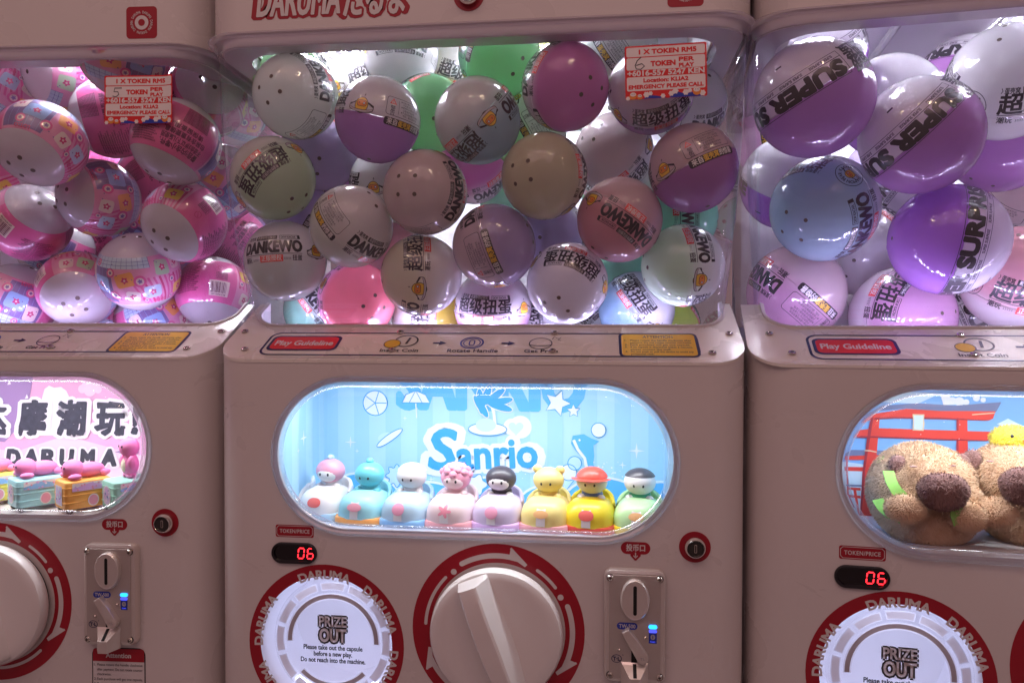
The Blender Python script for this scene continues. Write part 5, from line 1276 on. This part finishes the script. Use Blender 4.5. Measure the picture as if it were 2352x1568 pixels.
def mid_toys():
    C = [(650, 9.0, 'toy_white', 'toy_pink', 'toy_pink', 'toy_white', 'toy_palepink', 'toy_white', 'round', 'white car toy with pink hooded doll, half hidden by the left end of the window'),
         (738, 6.9, 'toy_white', 'toy_sky', 'toy_pink', 'toy_white', 'toy_white', 'toy_white', 'apple', 'white bumper car toy with sky blue bumper and pink hooded doll', 'bobble', 'toy_sky'),
         (830, 5.4, 'toy_cyan', 'toy_orange', 'toy_teal', None, 'toy_teal', 'toy_teal', 'fish', 'cyan bumper car toy with orange bumper and teal doll', 'bobble', 'toy_teal'),
         (930, 5.1, 'toy_sky', 'toy_blue', 'toy_white', None, 'toy_white', 'toy_white', 'round', 'light blue bumper car toy with plain white doll', 'hair', 'toy_white'),
         (1035, 4.9, 'toy_palepink', 'toy_rose', 'toy_pink', 'toy_palepink', 'toy_palepink', 'toy_palepink', 'flower', 'pale pink bumper car toy with curly pink haired doll', 'curly'),
         (1142, 4.9, 'toy_lav', 'toy_violet', 'toy_charcoal', 'toy_white', 'toy_charcoal', 'toy_white', 'round', 'lavender bumper car toy with charcoal hooded doll'),
         (1255, 4.8, 'toy_yellow', 'toy_rose', 'toy_yellow', None, 'toy_yellow', 'toy_yellow', 'carrot', 'soft yellow bumper car toy with pink bumper and yellow doll', 'ears'),
         (1358, 4.8, 'toy_bright', 'toy_red', 'toy_white', None, 'toy_navy', 'toy_white', 'apple', 'bright yellow bumper car toy with red bumper and red capped doll', 'cap', 'toy_red'),
         (1472, 4.9, 'toy_green', 'toy_bright', 'toy_white', None, 'toy_dgreen', 'toy_white', 'carrot', 'green bumper car toy with dark haired doll at right end of the oval window', 'hair', 'toy_charcoal')]
    for c in C: bumper_car(*c)
# --- suitcase toys with pink dolls lying on top
def case_shell(mat):
    b = MB(); fn = lambda u, v, w: (u, v, w)
    lv = [(.25, .55), (.06, .62), (0, .8), (0, 3.6), (.06, 3.85), (.22, 3.98), (.5, 4.03)]
    b.loft([[(u, v, w) for u, v in rrect(2.0-i, 2.6-i, .5, 6)] for i, w in lv], mat); b.fill([rrect(1.5, 2.1, .4, 6)], 4.03, mat, fn)
    for z in (1.4, 2.3, 3.2): b.loft([[(u, v, w) for u, v in rrect(2.0+e, 2.6+e, .5, 6)] for e, w in ((-.02, z-.1), (.05, z-.06), (.05, z+.06), (-.02, z+.1))], mat)
    return b
def case_wheel():
    b = MB(); b.tube([(-.14, 0, .32), (.14, 0, .32)], .32, 'toy_black', 14); b.tube([(-.16, 0, .32), (.16, 0, .32)], .14, 'grey', 10); return b
def case_stickers(v):
    def mk():
        b = MB(); k = Ink(); fn = lambda u, v_, w: (u, -2.66-w, v_)
        k.poly(rrect(1.1, 1.2, 1.0 if v else .1, 6, 0, 2.2), 'toy_white', 0); k.poly(rrect(.95, 1.05, .9 if v else .06, 6, 0, 2.2), 'toy_lav', 1)
        rnd = random.Random(v)
        for i in range(22):
            a, q = rnd.random()*6.28, rnd.random()**.5*.85; k.poly(circ(.1+.12*rnd.random(), 8, q*math.cos(a), 2.2+q*math.sin(a)), rnd.choice(('toy_pink', 'toy_sky', 'toy_navy', 'toy_white', 'toy_violet')), 2+i % 4)
        b.ink(k, fn, .02, .01)
        q = Ink(); q.poly(strips(-1.9, 1.9, 2.75, 3.75), 'toy_white', 0); q.poly([(-1.9, 2.8), (1.9, 2.8), (1.9, 3.2), (0, 3.65), (-1.9, 3.1)], 'toy_blue' if v else 'toy_violet', 1)
        for i in range(14): q.poly(circ(.12, 8, -1.7+rnd.random()*3.4, 2.85+rnd.random()*.8), rnd.choice(('toy_pink', 'toy_white', 'toy_violet')), 2)
        q.poly(ell(.62, .75, 18, .4, 1.5), 'toy_white', 0); q.poly(ell(.5, .62, 18, .4, 1.5), 'toy_pink', 1)
        b.ink(q, frame((2.07, 0, 0), (0, 1, 0), (0, 0, 1), (1, 0, 0)), .02, .01)
        return b
    return mk
def lying_doll():
    b = MB(); b.ball((0, .6, 4.95), (1.05, 1.75, .92), 'plush_pink', 24, 14)
    b.ball((0, -1.15, 5.25), (1.3, 1.15, 1.15), 'plush_pink', 26, 16)
    for sx in (-.42, .42): b.ball((sx, -2.22, 5.45), (.13, .1, .16), 'toy_black', 8, 6)
    for sx in (-1, 1): b.ball((sx*1.35, -1.35, 4.4), (.5, .75, .38), 'plush_pink', 16, 10); b.ball((sx*.7, 2.2, 4.5), (.45, .6, .42), 'plush_pink', 16, 10)
    return b
def standing_doll():
    b = MB(); b.ball((0, 0, 5.6), (1.1, .95, 1.5), 'plush_pink', 24, 14); b.ball((0, -.1, 7.8), (1.2, 1.1, 1.25), 'plush_pink', 26, 16); b.ball((0, -.28, 5.6), (.8, .78, 1.1), 'plush_cream', 20, 12)
    for sx in (-.42, .42): b.ball((sx, -1.12, 8.0), (.13, .1, .16), 'toy_black', 8, 6)
    for sx in (-1, 1): b.ball((sx*1.2, -.3, 6.0), (.38, .5, .9), 'plush_pink', 14, 10); b.ball((sx*.5, -.1, 4.35), (.45, .6, .4), 'plush_pink', 14, 10)
    return b
def left_toys():
    o = MACH['left']
    for px, Y, mat, v, kind, label in ((-22, 4.6, 'case_yellow', 1, 'lie', 'yellow suitcase toy with pink doll, cut by the left frame edge'), (84, 3.4, 'case_cyan', 1, 'lie', 'pale cyan suitcase toy with a pink doll lying on top'),
                                     (192, 3.0, 'case_orange', 0, 'lie', 'orange suitcase toy with a pink doll lying on top'), (300, 3.3, 'case_mint', 1, 'stand', 'mint suitcase toy with a pink doll standing on top')):
        p = at(px, 1150, Y, 'left'); p = to_world('left', (p[0], Y, -20.53))
        r = empty('suitcase_toy', p, label, 'toy', 'suitcase toys in the pink display window', (0, 0, R_(-38)+YAW['left'])); r.scale = (.93, .93, .9)
        shared(('case', mat), lambda: case_shell(mat), 'suitcase', r); shared(('stick', v), case_stickers(v), 'sticker_print', r)
        for sx in (-1.5, 1.5):
            for sy_ in (-2.0, 2.0): shared('case_wheel', case_wheel, 'wheel', r, (sx, sy_, 0))
        shared(('doll', kind), lying_doll if kind == 'lie' else standing_doll, 'doll', r)
# --- plush capybaras
def fur_mat(name, c1, c2):
    pbr(name, c1, .9, spec=.15); m = MATS[name]; nt = m.node_tree; N = nt.nodes; L = nt.links; b = N['Principled BSDF']
    b.inputs['Sheen Weight'].default_value = .4
    tc = N.new('ShaderNodeTexCoord'); nz = N.new('ShaderNodeTexNoise'); nz.inputs['Scale'].default_value = 90; nz.inputs['Detail'].default_value = 4; L.new(tc.outputs['Object'], nz.inputs['Vector'])
    cr_ = N.new('ShaderNodeValToRGB'); cr_.color_ramp.elements[0].position = .35; cr_.color_ramp.elements[0].color = (*c2, 1); cr_.color_ramp.elements[1].position = .62; cr_.color_ramp.elements[1].color = (*c1, 1)
    L.new(nz.outputs['Fac'], cr_.inputs[0]); L.new(cr_.outputs[0], b.inputs['Base Color'])
fur_mat('fur_tan', (.80, .58, .39), (.70, .47, .29)); fur_mat('fur_brown', (.34, .19, .17), (.25, .125, .115)); fur_mat('fur_yellow', (.86, .74, .08), (.74, .58, .05)); fur_mat('fur_orange', (.90, .34, .04), (.75, .24, .03))
pbr('strap_green', (.28, .62, .12), .7, var=.2, vscale=90)
def furry(b, parts, ln=.5, dens=34, seed=1):
    """parts: (centre, radii, material); short strands stand on the outside of the joined ellipsoids"""
    rnd = random.Random(seed)
    for c, r, mat in parts: b.ball(c, tuple(x*.97 for x in r), mat, 24, 16)
    for i, (c, r, mat) in enumerate(parts):
        V, F = [], []
        area = 4*math.pi*((r[0]*r[1])**1.6/3+(r[0]*r[2])**1.6/3+(r[1]*r[2])**1.6/3)**(1/1.6)
        for _ in range(int(area*dens)):
            d = Vector((rnd.gauss(0, 1), rnd.gauss(0, 1), rnd.gauss(0, 1))).normalized()
            p = Vector((c[0]+d.x*r[0], c[1]+d.y*r[1], c[2]+d.z*r[2]))
            if p.y > c[1]+r[1]*.55: continue
            if any(j != i and sum(((p[k]-q[0][k])/q[1][k])**2 for k in range(3)) < .92 for j, q in enumerate(parts)): continue
            n = Vector((d.x/r[0], d.y/r[1], d.z/r[2])).normalized()
            g = (n*.55+Vector((rnd.gauss(0, .28)+.25*d.x, -.1+rnd.gauss(0, .2), -.55+rnd.gauss(0, .28)))).normalized()
            l = ln*(.55+.8*rnd.random()); s_ = n.cross(g).normalized()*(.024+.014*rnd.random()); m_ = p+g*l*.55+n*l*.12; t = p+g*l
            b0 = len(V); V += [p-s_-n*.04, p+s_-n*.04, m_+s_*.8, m_-s_*.8, t]; F += [(b0, b0+1, b0+2, b0+3), (b0+3, b0+2, b0+4)]
        b.add(V, F, mat, True)
def right_toys():
    o = MACH['right']; Z0 = -20.53
    def px(x, y, Y): return at((x/2.2404+3300)/1.7143, (y/2.2404+1500)/1.7143, Y, 'right')
    def plush(label, bx, by, Y, muz, ears, arms, seed, straps, eyes):
        base = px(bx, by, Y); root = empty('capybara_plush', to_world('right', (base[0], Y, Z0)), label, 'plush toy', 'capybara plushes in the torii display window', (0, 0, YAW['right']))
        L = lambda x, y, yy: tuple(px(x, y, yy)-np.array((base[0], Y, Z0)))
        hd = L(*ears[2]); bd = (0, 0, 4.6)
        b = MB(); furry(b, [((-.5, -.1, 4.3), (4.85, 4.3, 5.0), 'fur_tan'), (hd, (4.1, 3.9, 3.3), 'fur_tan'), (tuple(np.array(hd)+np.array((1.1, -1.9, -1.5))), (2.9, 2.5, 2.3), 'fur_tan'), ((-.1, -1.2, 2.7), (4.5, 3.6, 3.6), 'fur_tan')], .24, 130, seed); b.build('body', root)
        b = MB(); mz = np.array(L(*muz)); furry(b, [(tuple(mz), (2.15, 1.5, 1.5), 'fur_brown'), (tuple(mz+(0, .1, -.55)), (1.95, 1.5, 1.35), 'fur_brown'), (tuple(mz+(-.75, -.35, .35)), (1.1, 1.1, 1.1), 'fur_brown'), (tuple(mz+(.75, -.35, .35)), (1.1, 1.1, 1.1), 'fur_brown')], .2, 130, seed+5); b.build('muzzle', root)
        for e in ears[:2]:
            b = MB(); furry(b, [(L(*e), (.85, .6, .95), 'fur_brown')], .25, 90, seed+7); b.build('ear', root)
        for e in arms:
            b = MB(); furry(b, [(L(*e), (1.75, 1.4, 1.35), 'fur_tan')], .22, 130, seed+9); b.build('arm', root)
        for q in eyes:
            e = L(*q); b = MB(); b.ball(e, (.36, .22, .08), 'fur_brown', 10, 6); b.build('eye', root)
        for pts in straps:
            b = MB(); P = [L(*q) for q in pts]; rings = []
            for i, p in enumerate(P):
                t = Vector(P[min(i+1, len(P)-1)])-Vector(P[max(i-1, 0)]); n = Vector((t.z, 0, -t.x)).normalized()*.5; q = Vector(p)
                rings.append([tuple(q+n), tuple(q+n+Vector((0, -.16, 0))), tuple(q-n+Vector((0, -.16, 0))), tuple(q-n)])
            b.loft(rings, 'strap_green', True, True, True); b.build('strap', root)
        return root, L
    r1, L = plush('tan capybara plush with green straps in the torii window', 760, 1250, 6.9, (927, 955, 1.1), ((530, 735, 4.6), (1085, 725, 5.2), (800, 860, 6.2)), ((590, 1120, 1.5), (1140, 1185, 1.9)), 3,
                  [((440, 790, 3.4), (465, 880, 2.5), (510, 960, 1.9), (570, 1020, 1.6)), ((345, 1040, 4.2), (390, 1110, 2.9), (450, 1165, 1.9), (560, 1210, 1.2)), ((1045, 1100, 1.2), (1040, 1180, 1.0), (1068, 1260, 1.2))], ((665, 752, 2.9), (1010, 745, 3.2)))
    b = MB(); 
    for q in ((430, 740, 7.0), (415, 830, 8.0), (455, 790, 7.2)): b.ball(L(*q), (.95, .9, 1.0), 'strap_green', 16, 10)
    b.build('backpack', r1)
    r2, L2 = plush('tan capybara plush under a yellow duck, cut by the right frame edge', 1690, 1270, 8.2, (1660, 905, 1.6), ((1180, 690, 5.6), (2000, 690, 5.6), (1560, 830, 6.6)), ((1390, 1150, 2.2), (1980, 1150, 2.2)), 11, [], ((1340, 705, 3.9), (1800, 700, 3.9)))
    p = px(1545, 515, 7.0); D = empty('duck_plush', to_world('right', (p[0], 7.0, p[2]-1.2)), 'yellow duck plush sitting on a capybara head', 'plush toy', None, (0, 0, YAW['right']))
    b = MB(); furry(b, [((0, 0, 1.3), (2.05, 1.8, 1.35), 'fur_yellow')], .16, 70, 4); b.build('body', D)
    b = MB(); b.ball((.35, -1.78, 1.4), (.32, .25, .16), 'fur_orange', 12, 8); b.build('beak', D)
    b = MB(); furry(b, [((.1, -1.0, .05), (1.0, .8, .3), 'fur_orange'), ((1.5, -.9, .1), (.7, .7, .3), 'fur_orange')], .14, 90, 6); b.build('foot', D)
    b = MB()
    for sx in (-.75, 1.25): b.ball((sx, -1.66 if sx < 0 else -1.42, 1.75), (.17, .1, .17), 'toy_black', 10, 6)
    b.build('eye', D)

def displays(roots):
    for m, bm, fm, bk in (('mid', 'bd_sky', 'floor_blue', backdrop_mid), ('left', 'bd_pink', 'floor_map', backdrop_left), ('right', 'bd_azure', 'floor_white', backdrop_right)):
        put('display_box', display_box(bm, fm).mesh('display_box'), roots[m], UP); put('backdrop_print', bk().mesh('backdrop_print'), roots[m], UP)
    mid_toys(); left_toys(); right_toys()
# ------------------------------------------------------------------ assemble
pbr('floor_tile', (.28, .25, .24), .35, var=.08, vscale=3)
fl = MB(); fl.add([(-260, -260, -61.3), (320, -260, -61.3), (320, 60, -61.3), (-260, 60, -61.3)], [(0, 1, 2, 3)], 'floor_tile', False)
flo = fl.build('floor'); flo['kind'] = 'structure'
roots = {}
roots['left'] = machine('left', 'capsule machine full of pink printed capsules with a pink display window, left of the three', '05', (8.0,), '5')
roots['mid'] = machine('mid', 'middle capsule machine with pastel capsules and a blue display window of bumper car toys', '06', (-20.0, 6.0), '6')
roots['right'] = machine('right', 'capsule machine with big purple capsules and plush capybaras, right of the three', '06', (-21.5, 6.0), None)
for m, x in (('left', 'header'), ('mid', 'header')): pass
place_capsules()
build_capsules()
displays(roots)
